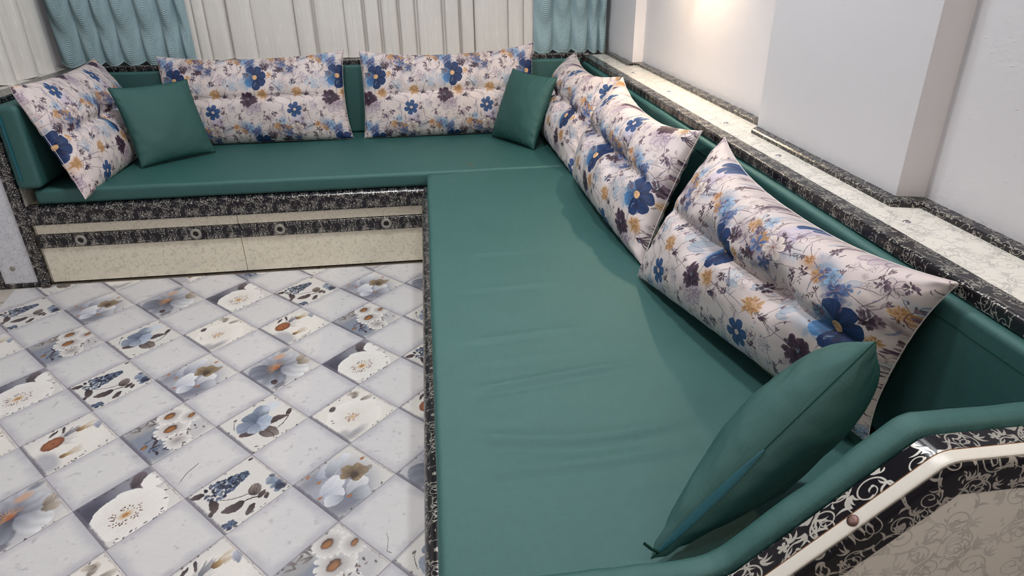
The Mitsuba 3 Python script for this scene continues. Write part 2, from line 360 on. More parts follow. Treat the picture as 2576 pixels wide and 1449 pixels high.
        S(m, x, y, a, L, W, c1, c2, .6, .3, soft=.014, tex=0.028)
    for (a, L, W) in ((.3, .2, .08), (1.5, .2, .08), (2.6, .17, .07), (-.5, .24, .08), (-1.5, .17, .08)):
        S(m, .64, .5, a, L, W, (84, 68, 56), (156, 136, 112), .6, .35, soft=.014, tex=0.080)
    B(m, .64, .45, .07, .05, (72, 54, 48), .9, .04)
    for (x, y) in ((.25, .74), (.09, .5), (.36, .22), (.92, .62), (.22, .95)):
        B(m, x, y, .035, .025, (168, 108, 66), .95, .02)
    B(m, .86, .4, .06, .04, (140, 128, 116), .8, .03)
    # 3: slate pansy with an orange heart
    m = 6
    B(m, .4, .55, .6, .5, (150, 154, 168), .8, .5)
    for (x, y, a, L, W, c1, c2) in ((.5, .55, 2.7, .5, .22, (56, 58, 76), (132, 136, 152)), (.5, .55, 3.9, .5, .2, (52, 52, 68), (150, 154, 168)), (.5, .5, .2, .45, .2, (70, 72, 92), (196, 198, 206)), (.5, .6, 1.3, .42, .18, (96, 98, 116), (186, 188, 198)),
                                    (.5, .5, -1.1, .5, .2, (120, 124, 140), (226, 226, 228))):
        S(m, x, y, a, L, W, c1, c2, .65, .3, soft=.03, tex=0.088)
    for k in range(12):
        a = 1.9 + (k - 6) * .3
        P.line(m + .47, .57, m + .47 + .18 * math.cos(a), .57 + .18 * math.sin(a), .007, (206, 150, 104), .01, .85, soft=.01)
    B(m, .47, .57, .06, .045, (160, 96, 60), .9, .04)
    B(m, .7, .82, .11, .07, (206, 160, 124), .7, .06)
    leaf(m, .24, .3, 4.2, .14, .06, (44, 34, 40))
    for (x, y, a, L, W) in ((.8, .42, .5, .24, .08), (.76, .38, -.4, .22, .08)):
        S(m, x, y, a, L, W, (110, 96, 84), (190, 180, 168), soft=.03, tex=0.080)
    B(m, .2, .1, .12, .06, (96, 96, 110), .8, .05)
    B(m, .88, .92, .1, .05, (104, 110, 128), .8, .05)
    # 4: daisies with brown hearts and blue-grey leaves
    m = 8
    B(m, .2, .5, .34, .5, (120, 128, 146), .9, .25)
    B(m, .75, .25, .3, .22, (188, 186, 190), .8, .2)
    B(m, .3, .85, .3, .1, (166, 164, 164), .8, .12)
    for k in range(30):
        x, y = r.uniform(.02, .45), r.uniform(.1, .6)
        S(m, x, y, r.uniform(-.6, 1.6), r.uniform(.1, .2), .02, [(48, 52, 74), (96, 106, 130), (130, 138, 156), (62, 50, 58)][k % 4], None, .5, .6, soft=.01)
    for k in range(10):
        S(m, r.uniform(.25, .55), r.uniform(.82, .95), r.uniform(1.2, 3.6), .16, .016, (88, 80, 86), (150, 140, 136), soft=.01)
    for (fx, fy, R) in ((.58, .52, .27), (.72, .82, .22), (.9, .58, .18), (.5, .2, .2)):
        for k in range(15):
            a = k / 15 * 6.28 + r.uniform(-.1, .1)
            S(m, fx, fy, a, R, R * .17, (150, 142, 144), WH, .6, .35, soft=.008, alpha=.97)
    for (fx, fy, R) in ((.56, .53, .1), (.70, .84, .085), (.92, .58, .06), (.12, .44, .05)):
        B(m, fx, fy, R, R * .72, (84, 56, 42), 1, .02)
        B(m, fx - R * .1, fy - R * .1, R * .75, R * .5, (166, 112, 66), .9, R * .5)
    for k in range(14):
        B(m, r.uniform(.4, .95), r.uniform(.05, .4), .025, .012, [(70, 50, 48), (120, 84, 64), (48, 44, 60)][k % 3], .9, .01, r.uniform(0, 3))
    # 5: blue-grey violet on plum leaves
    m = 10
    leaf(m, .42, .42, 2.9, .34, .1)
    leaf(m, .42, .4, -.2, .44, .07, bend=.05)
    leaf(m, .4, .4, -1.35, .36, .12, (70, 60, 62), (140, 128, 124))
    for (a, L, W, c1, c2) in ((.75, .44, .13, (86, 96, 116), (136, 148, 166)), (1.5, .3, .12, (76, 86, 108), (120, 132, 152)), (-.1, .24, .11, (130, 144, 168), (176, 188, 206)), (2.7, .3, .13, (100, 112, 134), (146, 156, 174)), (-1.2, .22, .12, (150, 162, 184), (190, 198, 212)), (3.9, .22, .1, (120, 132, 154), (170, 178, 194))):
        S(m, .42, .54, a, L, W, c1, c2, .6, .3, soft=.012, tex=0.064)
    B(m, .8, .72, .14, .1, (204, 212, 224), .8, .12)
    P.line(m + .5, .2, m + .92, .38, .008, (74, 60, 66), -.05)
    leaf(m, .84, .34, .6, .16, .04)
    P.line(m + .42, .35, m + .40, .04, .008, (92, 76, 78), .04)
    P.line(m + .12, .66, m + .26, .86, .006, (120, 108, 112), .02)
    B(m, .26, .87, .03, .018, DK, .9, .01)
    for (x, y) in ((.05, .7), (.64, .95), (.8, .96), (.14, .1), (.96, .84)):
        B(m, x, y, .025, .012, DK, .85, .01, r.uniform(0, 3))
    # 6: nearly white blossom
    m = 12
    B(m, .5, .5, .6, .6, (232, 227, 220), .9, .3)
    for (a, L) in ((.3, .5), (1.3, .4), (2.4, .4), (3.6, .4), (4.7, .4), (5.6, .45)):
        S(m, .42, .44, a, L, .2, (224, 218, 212), (238, 234, 228), .65, .3, soft=.02)
    for k in range(34):
        a, rr = r.uniform(0, 6.28), r.uniform(.05, .12)
        B(m, .42 + rr * math.cos(a), .44 + rr * .8 * math.sin(a), .014, .008, (160, 116, 76), .9, .007, a)
    B(m, .42, .44, .04, .03, (206, 170, 120), .9, .03)
    for (x, y, a, L, W) in ((.72, .78, .6, .2, .06), (.76, .66, -.3, .22, .05), (.84, .84, 2.4, .16, .05)):
        S(m, x, y, a, L, W, (112, 100, 92), (206, 198, 188), soft=.03, tex=0.080)
    B(m, .34, .84, .07, .05, (74, 62, 68), .95, .02, .5)
    B(m, .2, .12, .2, .07, (128, 126, 138), .7, .1)
    B(m, .08, .24, .1, .08, (140, 138, 150), .6, .1)
    for (x, y) in ((.16, .62), (.14, .56), (.55, .93), (.93, .5)):
        B(m, x, y, .02, .012, DK, .9, .01, r.uniform(0, 3))
    # 7: feathery daisies with a big brown disc
    m = 14
    B(m, .5, .45, .55, .45, (232, 228, 222), .9, .3)
    B(m, .12, .3, .16, .25, (150, 150, 164), .7, .2)
    for k in range(20):
        a = -.2 + r.uniform(-.9, .9)
        S(m, .34, .66, a, r.uniform(.2, .4), .022, (150, 146, 150), (226, 222, 218), .4, .6, soft=.01, alpha=.9)
    for k in range(8):
        S(m, .5, .7, .35 + r.uniform(-.35, .35), r.uniform(.16, .28), .022, (104, 104, 116), (170, 168, 172), .4, .6, soft=.01)
    B(m, .33, .66, .16, .125, (112, 66, 46), 1, .02, .2)
    B(m, .33, .67, .13, .09, (158, 98, 66), .9, .1, .2)
    B(m, .34, .66, .02, .015, (80, 46, 36), 1, .02)
    for (x, y, a, c) in ((.72, .7, -.2, (96, 66, 44)), (.34, .26, -.1, (96, 66, 48))):
        for k in range(10):
            S(m, x, y, a + r.uniform(-.5, .5), r.uniform(.16, .28), .022, (170, 140, 104), (222, 216, 206), .4, .6, soft=.012)
        S(m, x - .06, y, a, .14, .05, c, (190, 160, 116), .5, .7, soft=.015)
    for (x, y, a) in ((.5, .93, 3.6), (.6, .95, 4.2)):
        leaf(m, x, y, a, .18, .025)
    S(m, .9, .5, 1.2, .2, .05, (120, 126, 146), (190, 194, 206), soft=.03)
    for k in range(10):
        B(m, r.uniform(.1, .9), r.uniform(.03, .1), .02, .012, [(70, 62, 72), DK][k % 2], .85, .012, r.uniform(0, 3))
    # the printed grout shade along two edges of every motif
    for m in range(0, 16, 2):
        P.line(m - .02, .985, m + 1.02, .99, .016, (126, 120, 134), 0, .6, .05, .05, soft=.03)
        P.line(m + .012, -.02, m + .012, 1.02, .034, (104, 100, 116), 0, .85, .05, .05, soft=.03)
        P.line(m + .975, .02, m + .985, 1.0, .01, (168, 158, 160), 0, .6, .05, .05, soft=.02)
        for k in range(12):
            B(m, r.uniform(.03, .97), r.choice([.015, .03, .975]) + r.uniform(-.012, .012), r.uniform(.008, .022), .009, [(48, 38, 44), (84, 72, 78)][k % 2], .9, .008, r.uniform(-.4, .4))
        for k in range(9):
            B(m, .97 + r.uniform(-.01, .02), r.uniform(.1, .95), .012, .006, (110, 98, 104), .6, .01, 1.5)
    return P.compile()


# ------------------------------------------------------------------ scrollwork (black and silver trims, cream panels)
def scroll_print(seed=3, lean=False):
    W = .225
    P = Print(W, W, 60, 60, seed=seed)
    r = P.rng
    C = (255, 255, 255)

    def arc(x, y, a, rad, turn, sgn, w0, w1, n):
        """a chain of short bent strokes along a circle; returns the end and its heading"""
        da = turn * 2 * math.pi / n
        for k in range(n):
            rr = rad(k / n)
            step, A2 = 2 * rr * math.sin(da / 2), a + sgn * da / 2
            w = w0 + (w1 - w0) * (k + .5) / n
            P.stroke(x - .0005 * math.cos(A2), y - .0005 * math.sin(A2), A2, step + .001, w, .08, .08, C, C, 1, .0006, bend=-sgn * rr * (1 - math.cos(da / 2)))
            x, y, a = x + step * math.cos(A2), y + step * math.sin(A2), a + sgn * da
        return x, y, a

    def comma(x, y, a, L, s, fat=.105):
        P.stroke(x, y, a, L, L * fat, .4, .8, C, C, 1, .0006, bend=s * L * .2)

    cells = 5
    h = W / cells
    for i in range(cells):
        for j in range(cells):
            x, y = (i + .5 + r.uniform(-.14, .14) + (j % 2) * .5) * h, (j + .5 + r.uniform(-.14, .14)) * h
            a, s = r.uniform(0, 6.28), r.choice([-1, 1])
            R = h * r.uniform(.25, .31)
            for q in (0, math.pi):
                # an S-shaped vine: a wide arc that curls up into a spiral, leaves on its outer side
                x1, y1, a1 = arc(x, y, a + q, lambda t: R * 1.5, .2, -s, .0004, .0010, 4)
                x2, y2, a2 = arc(x1, y1, a1, lambda t: R * (1.1 - .78 * t), 1.15, s, .00095, .0005, 12)
                P.blot(x2, y2, .0017, .0015, a2, C, 1, .0006)
                for (t, L) in (((.6, .26),) if lean else ((.25, .34), (.9, .3))):
                    comma(x + (x1 - x) * t, y + (y1 - y) * t, a + q + s * 1.0, h * L, -s)
                    comma(x + (x1 - x) * t, y + (y1 - y) * t, a + q - s * .7, h * L * .8, s)
                # a leaf fan on the back of the spiral
                bx, by = x1 + R * 1.0 * math.cos(a1), y1 + R * 1.0 * math.sin(a1)
                for k in range(1 if lean else 3):
                    comma(bx, by, a1 + s * (.1 - .55 * (k - .6)), h * (.34 - .05 * k), s, .115)
                comma(x2, y2, a2 + s * 1.4, h * .16, -s, .16)
            if (i + 2 * j) % 3 == 0:
                fx, fy = x + h * .45, y + h * .4
                for k in range(5):
                    P.stroke(fx, fy, k * 1.257 + a, h * .14, h * .04, .7, .35, C, C, 1, .0006)
            for k in range(4 if lean else 3):
                b = r.uniform(0, 6.28)
                comma(x + h * .5 * math.cos(b), y + h * .5 * math.sin(b), r.uniform(0, 6.28), h * .17, 1, .15)
    return P.compile()


# ------------------------------------------------------------------ materials
SCROLL, SCROLL_LEAN, FLORAL, TILES = scroll_print(), scroll_print(5, True), floral_print(), tile_prints()


def flat_uv(p, n):
    """metres on the plane that a surface mostly faces"""
    ax, ay, az = dr.abs(n.x), dr.abs(n.y), dr.abs(n.z)
    top, side = (az >= ax) & (az >= ay), ax > ay
    return dr.select(top, p.x, dr.select(side, p.y, p.x)), dr.select(top, p.y, p.z)


def scroll_mask(p, n, uv):
    u, v = flat_uv(p, n)
    return SCROLL.paint(u + 3.3, v + 3.1, mi.Color3f(0.)).x


def scroll_mask_fine(p, n, uv):
    u, v = flat_uv(p, n)
    return SCROLL_LEAN.paint(u * 1.3 + 3.3, v * 1.3 + 3.1, mi.Color3f(0.)).x


def white_scroll(p, n, uv):
    u, v = flat_uv(p, n)
    m = SCROLL.paint(u * 1.3 + 3.3, v * 1.3 + 3.1, mi.Color3f(0.)).x * (.2 + .4 * mikit.noise(u * 90, v * 90))
    return mikit.mix(lin(224, 226, 231), lin(164, 168, 178), m)


def cream_scroll(p, n, uv):
    u, v = flat_uv(p, n)
    m = SCROLL.paint(u * .8 + 3.3, v * .8 + 3.1, mi.Color3f(0.)).x * (.28 + .4 * mikit.noise(u * 60, v * 60))
    return mikit.mix(lin(230, 225, 216), lin(162, 161, 156), m)


def drawer_cream(p, n, uv):
    u, v = flat_uv(p, n)
    m = SCROLL.paint(u * 1.5 + 1.3, v * 1.5 + 5.1, mi.Color3f(0.)).x * (.12 + .4 * mikit.smoothstep(.35, .8, mikit.noise(u * 130, v * 130)))
    return mikit.mix(lin(238, 230, 210), lin(160, 156, 140), m)


def weave(u, v):
    k = 2 * math.pi / .0034
    s = dr.sin(k * u) * dr.sin(k * v)
    pit = mikit.smoothstep(.35, .95, s)
    slub = mikit.noise(u * 60, v * 900) * .5 + mikit.noise(u * 900, v * 60) * .5
    return (1 - .32 * pit) * (.88 + .2 * slub) * (.96 + .08 * mikit.fbm(u * 9, v * 9))


GREEN = lin(56, 102, 99)


def green_box(p, n, uv):
    u, v = flat_uv(p, n)
    c = mi.Color3f(GREEN) * weave(u, v)
    # two dried drip stains beside the seam of the back seat cushion
    sx, sy = p.x - .205, p.y - .085
    st = mikit.smoothstep(.018, .004, dr.abs(sx + .2 * sy - .006 * dr.sin(sy * 60))) * mikit.smoothstep(.09, .05, dr.abs(sy)) * mikit.smoothstep(.35, .7, mikit.fbm(p.x * 90, p.y * 40))
    sx2 = p.x - .29
    st2 = mikit.smoothstep(.012, .003, dr.abs(sx2 + .4 * sy)) * mikit.smoothstep(.06, .02, dr.abs(sy + .01)) * mikit.smoothstep(.45, .75, mikit.fbm(p.x * 80, p.y * 50))
    st = dr.select((p.z > .37) & (p.z < .41), dr.maximum(st, st2), 0)
    return mikit.mix(c, lin(96, 88, 62), st * .55)


def green_uv(p, n, uv):
    return mi.Color3f(lin(50, 92, 88)) * weave(uv.x, uv.y)


def floral_color(p, n, uv):
    return FLORAL.paint(uv.x, uv.y, mi.Color3f(lin(228, 214, 212)), .0007)


def tile_color(p, n, uv):
    return TILES.paint(uv.x, uv.y, mi.Color3f(lin(218, 215, 212)), .008, 28.) * (.97 + .05 * mikit.noise(p.x * 300, p.y * 300))


def plain_tile(p, n, uv):
    # print of a glazed white tile: milky body, rim darkening to lilac, grey flecks
    u, v = uv.x - dr.floor(uv.x), uv.y
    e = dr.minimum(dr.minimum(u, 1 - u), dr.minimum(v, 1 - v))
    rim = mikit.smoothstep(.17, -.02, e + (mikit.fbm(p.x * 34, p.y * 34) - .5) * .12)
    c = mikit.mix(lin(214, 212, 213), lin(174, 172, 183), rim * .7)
    line = mikit.smoothstep(.022, .008, dr.minimum(u, 1 - v))
    c = mikit.mix(c, lin(158, 152, 164), line * .6)
    fleck = mikit.smoothstep(.66, .95, mikit.fbm(p.x * 60 + 9, p.y * 60)) * .5 + mikit.smoothstep(.9, .96, mikit.noise(p.x * 210, p.y * 210)) * .35 * mikit.smoothstep(.5, .7, mikit.noise(p.x * 11, p.y * 11))
    return mikit.mix(c, lin(150, 148, 156), fleck) * (.97 + .05 * mikit.fbm(p.x * 60, p.y * 120))


def wall_bump(p, n, uv):
    q = p * 240
    return .00016 * mikit.noise(q.x, q.y, q.z) + .0005 * mikit.smoothstep(.86, .97, mikit.noise(q.x * .8, q.y * .8, q.z * .8)) * mikit.smoothstep(.35, .7, mikit.noise(p.x * 3, p.y * 3, p.z * 3))


def sheer(p, n, uv):
    s = mikit.noise(uv.x * 700, uv.y * 6) * .6 + mikit.noise(uv.x * 260, uv.y * 2.5) * .4
    slub = mikit.smoothstep(.72, .9, mikit.noise(uv.x * 420 + 5, uv.y * 16))
    return mi.Color3f(lin(226, 222, 217)) * (.9 + .12 * s) * (1 + .1 * slub)


def teal_cloth(p, n, uv):
    s = mikit.noise(uv.x * 500, uv.y * 500)
    return mi.Color3f(lin(156, 180, 187)) * (.9 + .16 * s)


def stone_floor(p, n, uv):
    a, b = dr.abs(p.x / .45 - dr.round(p.x / .45)), dr.abs((p.y + .12) / .45 - dr.round((p.y + .12) / .45))
    g = mikit.smoothstep(.012, .006, dr.minimum(a, b))
    c = mikit.mix(lin(206, 198, 188), lin(176, 168, 158), mikit.fbm(p.x * 12, p.y * 12))
    return mikit.mix(c, lin(140, 132, 124), g)


def two(d):
    return {'type': 'twosided', 'bsdf': d}


def diffuse(c):
    return {'type': 'diffuse', 'reflectance': c if isinstance(c, dict) else {'type': 'rgb', 'value': c}}


def gloss(c, alpha, ior=1.5, tint=(1., 1., 1.)):
    return {'type': 'roughplastic', 'diffuse_reflectance': c if isinstance(c, dict) else {'type': 'rgb', 'value': c}, 'alpha': alpha, 'int_ior': ior, 'nonlinear': False, 'specular_reflectance': {'type': 'rgb', 'value': list(tint)}}


PR = mikit.proc
M = {
    'm_wall': two({'type': 'bumpmap', 'arbitrary': PR(wall_bump, .0008), 'bsdf': diffuse(lin(214, 212, 215))}),
    'm_ceiling': two(diffuse(lin(226, 226, 226))),
    'm_floor': two(gloss(PR(stone_floor), .15)),
    'm_black_scroll': two({'type': 'blendbsdf', 'weight': PR(scroll_mask), 'a': gloss(lin(16, 14, 22), .06, 1.38), 'b': {'type': 'principled', 'base_color': {'type': 'rgb', 'value': lin(188, 183, 175)}, 'metallic': .65, 'roughness': .38, 'specular': .5}}),
    'm_black_scroll_fine': two({'type': 'blendbsdf', 'weight': PR(scroll_mask_fine), 'a': gloss(lin(16, 14, 22), .09, 1.5), 'b': {'type': 'principled', 'base_color': {'type': 'rgb', 'value': lin(172, 167, 158)}, 'metallic': .65, 'roughness': .38, 'specular': .5}}),
    'm_cream_scroll': two(gloss(PR(cream_scroll), .09)),
    'm_white_scroll': two(gloss(PR(white_scroll), .15)),
    'm_pale': two(diffuse(lin(216, 206, 204))),
    'm_drawer_cream': two(gloss(PR(drawer_cream), .12)),
    'm_white_edge': two(gloss(lin(224, 218, 208), .12)),
    'm_black': two(gloss(lin(14, 13, 14), .2)),
    'm_wood': two(diffuse(lin(120, 84, 60))),
    'm_green': two(gloss(PR(green_box), .42, 1.62, (.74, 1., .99))),
    'm_green_uv': two(gloss(PR(green_uv), .42, 1.5, (.74, 1., .99))),
    'm_thread': two(diffuse(lin(36, 70, 62))),
    'm_zip': two(gloss(lin(16, 90, 102), .3)),
    'm_floral': two(gloss(PR(floral_color), .35, 1.35)),
    'm_tile_print': two(gloss(PR(tile_color), .22)),
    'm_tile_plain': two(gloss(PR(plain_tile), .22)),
    'm_vinyl': two(gloss(lin(196, 191, 196), .3)),
    'm_sheer': two(diffuse(PR(sheer))),
    'm_teal': two(diffuse(PR(teal_cloth))),
    'm_chrome': two({'type': 'roughconductor', 'material': 'Cr', 'alpha': .08}),
    'm_silver': two({'type': 'principled', 'base_color': {'type': 'rgb', 'value': lin(158, 154, 147)}, 'metallic': .5, 'roughness': .4}),
    'm_bronze': two({'type': 'roughconductor', 'material': 'Cu', 'alpha': .3, 'specular_reflectance': {'type': 'rgb', 'value': [.2, .19, .2]}}),
    'm_hair': two(diffuse(lin(92, 78, 74))),
    'm_shade': two(gloss(lin(60, 58, 56), .25)),
}
scene.update(M)


# ------------------------------------------------------------------ building blocks
def put(key, mesh, mat, smooth=False, uv=None, **more):
    base, n = key, 0
    while key in scene:
        n += 1
        key = f'{base}_{n:03d}'
    scene[key] = mikit.ply(mesh, mat, smooth=smooth, uv=uv, **more)
    return key


def name(base):
    """the next free key for a thing whose parts follow"""
    n, key = 0, base
    while key in labels:
        n += 1
        key = f'{base}_{n:03d}'
    return key


def tag(key, label, category=None, group=None, kind=None):
    labels[key] = {k: v for k, v in (('label', label), ('category', category), ('group', group), ('kind', kind)) if v}
    return key


def grid_faces(nu, nv, wrap=False):
    f = []
    for i in range(nu - (0 if wrap else 1)):
        for j in range(nv - 1):
            a, b = i * nv + j, ((i + 1) % nu) * nv + j
            f.append((a, b, b + 1, a + 1))
    return np.array(f)


def chamfer_box(x0, x1, y0, y1, z0, z1, c=.003):
    pts = []
    for sx in (0, 1):
        for sy in (0, 1):
            for sz in (0, 1):
                p = np.array([x1 if sx else x0, y1 if sy else y0, z1 if sz else z0], float)
                d = np.array([-c if sx else c, -c if sy else c, -c if sz else c])
                for k in range(3):
                    q = p + d
                    q[k] = p[k]
                    pts.append(q)
    return trimesh.convex.convex_hull(np.array(pts))


def soft_box(x0, x1, y0, y1, z0, z1, r, step=.03, bump=None):
    """a padded box with round edges, its faces divided so that bump(points) -> offset along z/normal can shape it"""
    lo, hi = np.array([x0, y0, z0], float), np.array([x1, y1, z1], float)
    verts, faces, off = [], [], 0
    L = hi - lo

    def axis(k):
        n = max(3, int(L[k] / step))
        rim = min(r, L[k] * .49)
        inner = np.linspace(lo[k] + rim, hi[k] - rim, n)
        e = rim * (1 - np.cos(np.linspace(0, np.pi / 2, 5)))
        return np.concatenate([lo[k] + e[:-1] * 1.0, inner, (hi[k] - e[:-1])[::-1]])

    for k in range(3):
        u, v = (k + 1) % 3, (k + 2) % 3
        U, V = axis(u), axis(v)
        for side in (0, 1):
            P = np.zeros((len(U), len(V), 3))
            P[..., u], P[..., v] = U[:, None], V[None, :]
            P[..., k] = hi[k] if side else lo[k]
            f = grid_faces(len(U), len(V))
            verts.append(P.reshape(-1, 3))
            faces.append((f if side else f[:, ::-1]) + off)
            off += len(U) * len(V)
    p = np.vstack(verts)
    rr = np.minimum(r, L * .49)
    c = np.clip(p, lo + rr, hi - rr)
    d = p - c
    n = np.linalg.norm(d / rr, axis=1, keepdims=True)
    p = c + d / np.maximum(n, 1e-9) * np.where(n > 1e-9, 1, 0)
    m = trimesh.Trimesh(p, np.vstack([np.vstack(faces)[:, [0, 1, 2]], np.vstack(faces)[:, [0, 2, 3]]]), process=False)
    m.merge_vertices()
    if bump is not None:
        nn = m.vertex_normals
        m.vertices = m.vertices + nn * bump(m.vertices, nn)[:, None]
    return m


def sweep(profile, path_axis, a, b, closed=True):
    """a profile [(q, z)] in the plane across an axis, from a to b along it; q is y for path_axis 0, x for path_axis 1"""
    pr = np.array(profile, float)
    n = len(pr)
    V = []
    for s in (a, b):
        q = np.zeros((n, 3))
        q[:, path_axis] = s
        q[:, 1 - path_axis] = pr[:, 0]
        q[:, 2] = pr[:, 1]
        V.append(q)
    V = np.vstack(V)
    F = [(i, (i + 1) % n, n + (i + 1) % n, n + i) for i in range(n if closed else n - 1)]
    T = [f for q in F for f in ((q[0], q[1], q[2]), (q[0], q[2], q[3]))]
    if closed:
        cap = trimesh.creation.triangulate_polygon(Polygon(pr), engine='earcut')
        cv = cap[0]
        idx = [int(np.argmin(np.hypot(*(pr - c).T))) for c in cv]
        T += [tuple(idx[i] for i in t) for t in cap[1]] + [tuple(n + idx[i] for i in t[::-1]) for t in cap[1]]
    m = trimesh.Trimesh(V, np.array(T), process=False)
    m.fix_normals()
    return m


def bullnose(q0, q1, z0, z1, r, n=7):
    """profile with its outer (q0) top and bottom edges rounded"""
    pts = [(q1, z0), (q1, z1)]
    s = 1 if q1 > q0 else -1
    for t in np.linspace(np.pi / 2, 0, n):
        pts.append((q0 + s * (r - r * math.cos(t)), z1 - r + r * math.sin(t)))
    for t in np.linspace(0, np.pi / 2, 4):
        pts.append((q0 + s * (.004 - .004 * math.cos(t)), z0 + .004 - .004 * math.sin(t)))
    return pts


def tube(points, r, n=6):
    P = np.array(points, float)
    t = np.gradient(P, axis=0)
    t /= np.linalg.norm(t, axis=1, keepdims=True)
    ref = np.array([0, 0, 1.]) if abs(t[:, 2]).mean() < .8 else np.array([1., 0, 0])
    u = np.cross(t, ref)
    u /= np.linalg.norm(u, axis=1, keepdims=True)
    w = np.cross(t, u)
    a = np.arange(n) * 2 * np.pi / n
    V = P[:, None] + r * (np.cos(a)[None, :, None] * u[:, None] + np.sin(a)[None, :, None] * w[:, None])
    f = []
    m = len(P)
    for i in range(m - 1):
        for j in range(n):
            f.append((i * n + j, i * n + (j + 1) % n, (i + 1) * n + (j + 1) % n, (i + 1) * n + j))
    return (V.reshape(-1, 3), np.array(f))


def lathe(profile, at, axis=(0, 0, 1), n=24, ripple=None):
    pr = np.array(profile, float)
    a = np.arange(n) * 2 * np.pi / n
    R = pr[None, :, 0] * (np.ones((n, 1)) if ripple is None else (1 + ripple(a)[:, None]))
    V = np.stack([R * np.cos(a)[:, None], R * np.sin(a)[:, None], np.broadcast_to(pr[None, :, 1], R.shape)], -1).reshape(-1, 3)
    z = np.array(axis, float) / np.linalg.norm(axis)
    x = np.cross(z, [0, 0, 1] if abs(z[2]) < .9 else [1, 0, 0])
    x /= np.linalg.norm(x)
    y = np.cross(z, x)
    V = V[:, :1] * x + V[:, 1:2] * y + V[:, 2:] * z + np.array(at, float)
    return (V, grid_faces(n, len(pr), True))


# ------------------------------------------------------------------ the room
wall_line = [(.958, 1.10), (.958, .43), (1.005, .43), (1.005, -.83), (.950, -.83), (.950, -1.437), (1.000, -1.452), (1.000, -4.6)]


def upright(line, z0, z1, thick, key, mat):
    """a wall that follows a line on the plan, of the given thickness to the right of it"""
    pts = np.array(line)
    poly = Polygon(list(line) + [(thick, line[-1][1]), (thick, line[0][1])]) if not isinstance(thick, list) else Polygon(list(line) + thick)
    m = trimesh.creation.extrude_polygon(poly, z1 - z0, engine='earcut')
    m.apply_translation([0, 0, z0])
    put(key, m, mat)
    labels[key] = {'kind': 'structure'}


upright(wall_line, 0, CEILING, 1.25, 'wall_right', 'm_wall')
for key, b in (('wall_back', (-1.95, .958, .93, 1.1)), ('wall_left', (-1.95, -1.70, -4.6, .93)), ('wall_front', (-1.95, 1.25, -4.75, -4.6))):
    put(key, chamfer_box(b[0], b[1], b[2], b[3], 0, CEILING, .001), 'm_wall')
    labels[key] = {'kind': 'structure'}
put('floor', chamfer_box(-1.95, 1.25, -4.75, 1.1, -.1, -.0005, .0002), 'm_floor')
put('ceiling', chamfer_box(-1.95, 1.25, -4.75, 1.1, CEILING, CEILING + .1, .001), 'm_ceiling')
labels['floor'] = labels['ceiling'] = {'kind': 'structure'}

# ------------------------------------------------------------------ vinyl sheet with printed tiles
GS, GPHI, GASP, GSH, GO = 0.18213254, -0.81588, 1.03538, 0.0955, np.array([-0.466398, -0.3294995])
EX, EY = np.array([math.cos(GPHI), math.sin(GPHI)]) * GS, np.array([-math.sin(GPHI + GSH), math.cos(GPHI + GSH)]) * GS * GASP
sheet = Polygon([(-1.615, -.008), (-1.484, -.0012), (-1.4835, .0105), (-.004, .0105), (-.002, -.002), (-.002, -3.2), (-1.56, -3.2), (-1.585, -.20)])
FL = tag(name('vinyl_floor_covering'), 'shiny vinyl sheet of white and floral printed tiles on the floor before the benches', 'floor covering')
m = trimesh.creation.extrude_polygon(sheet, .0012, engine='earcut')
m.apply_translation([0, 0, -.0005])
put(FL + '__backing', m, 'm_vinyl')
MOTIF = {(3, 0): 0, (2, 3): 1, (0, 1): 2, (1, 2): 3, (1, 0): 4, (2, 1): 5, (3, 2): 6, (0, 3): 7}
tile_area = sheet.buffer(-.0008)
for i in range(-16, 18):
    for j in range(-16, 18):
        c = [GO + EX * (i + a) + EY * (j + b) for a, b in ((0, 0), (1, 0), (1, 1), (0, 1))]
        q = Polygon(c).buffer(-.0007, join_style=2).intersection(tile_area)
        if q.is_empty or q.area < 2e-4 or q.geom_type != 'Polygon':
            continue
        q = q.simplify(.0002)
        top = q.buffer(-.0011, join_style=2)
        if top.is_empty or top.geom_type != 'Polygon' or len(top.exterior.coords) != len(q.exterior.coords):
            top = q
        lo = np.array(q.exterior.coords)[:-1]
        hi = np.array(top.exterior.coords)[:-1]
        hi = np.array([hi[np.argmin(np.hypot(*(hi - p).T))] for p in lo])
        n = len(lo)
        V = np.vstack([np.c_[lo, np.full(n, .0006)], np.c_[lo, np.full(n, .0017)], np.c_[hi, np.full(n, .0021)]])
        F = [f for r in (0, 1) for k in range(n) for f in ((r * n + k, r * n + (k + 1) % n, (r + 1) * n + (k + 1) % n), (r * n + k, (r + 1) * n + (k + 1) % n, (r + 1) * n + k))]
        F += [(2 * n, 2 * n + k, 2 * n + k + 1) for k in range(1, n - 1)]
        if Polygon(lo).exterior.is_ccw is False:
            F = [f[::-1] for f in F]
        g = np.linalg.solve(np.stack([EX, EY], 1), (V[:, :2] - GO).T).T - [i, j]
        kind = MOTIF.get((i % 4, j % 4))
        uv = np.clip(np.c_[g[:, 1], 1 - g[:, 0]], .001, .999)
        if kind is not None:
            uv[:, 0] += 2 * kind
        put(FL + '__tile', (V, np.array(F)), 'm_tile_plain' if kind is None else 'm_tile_print', uv=uv)

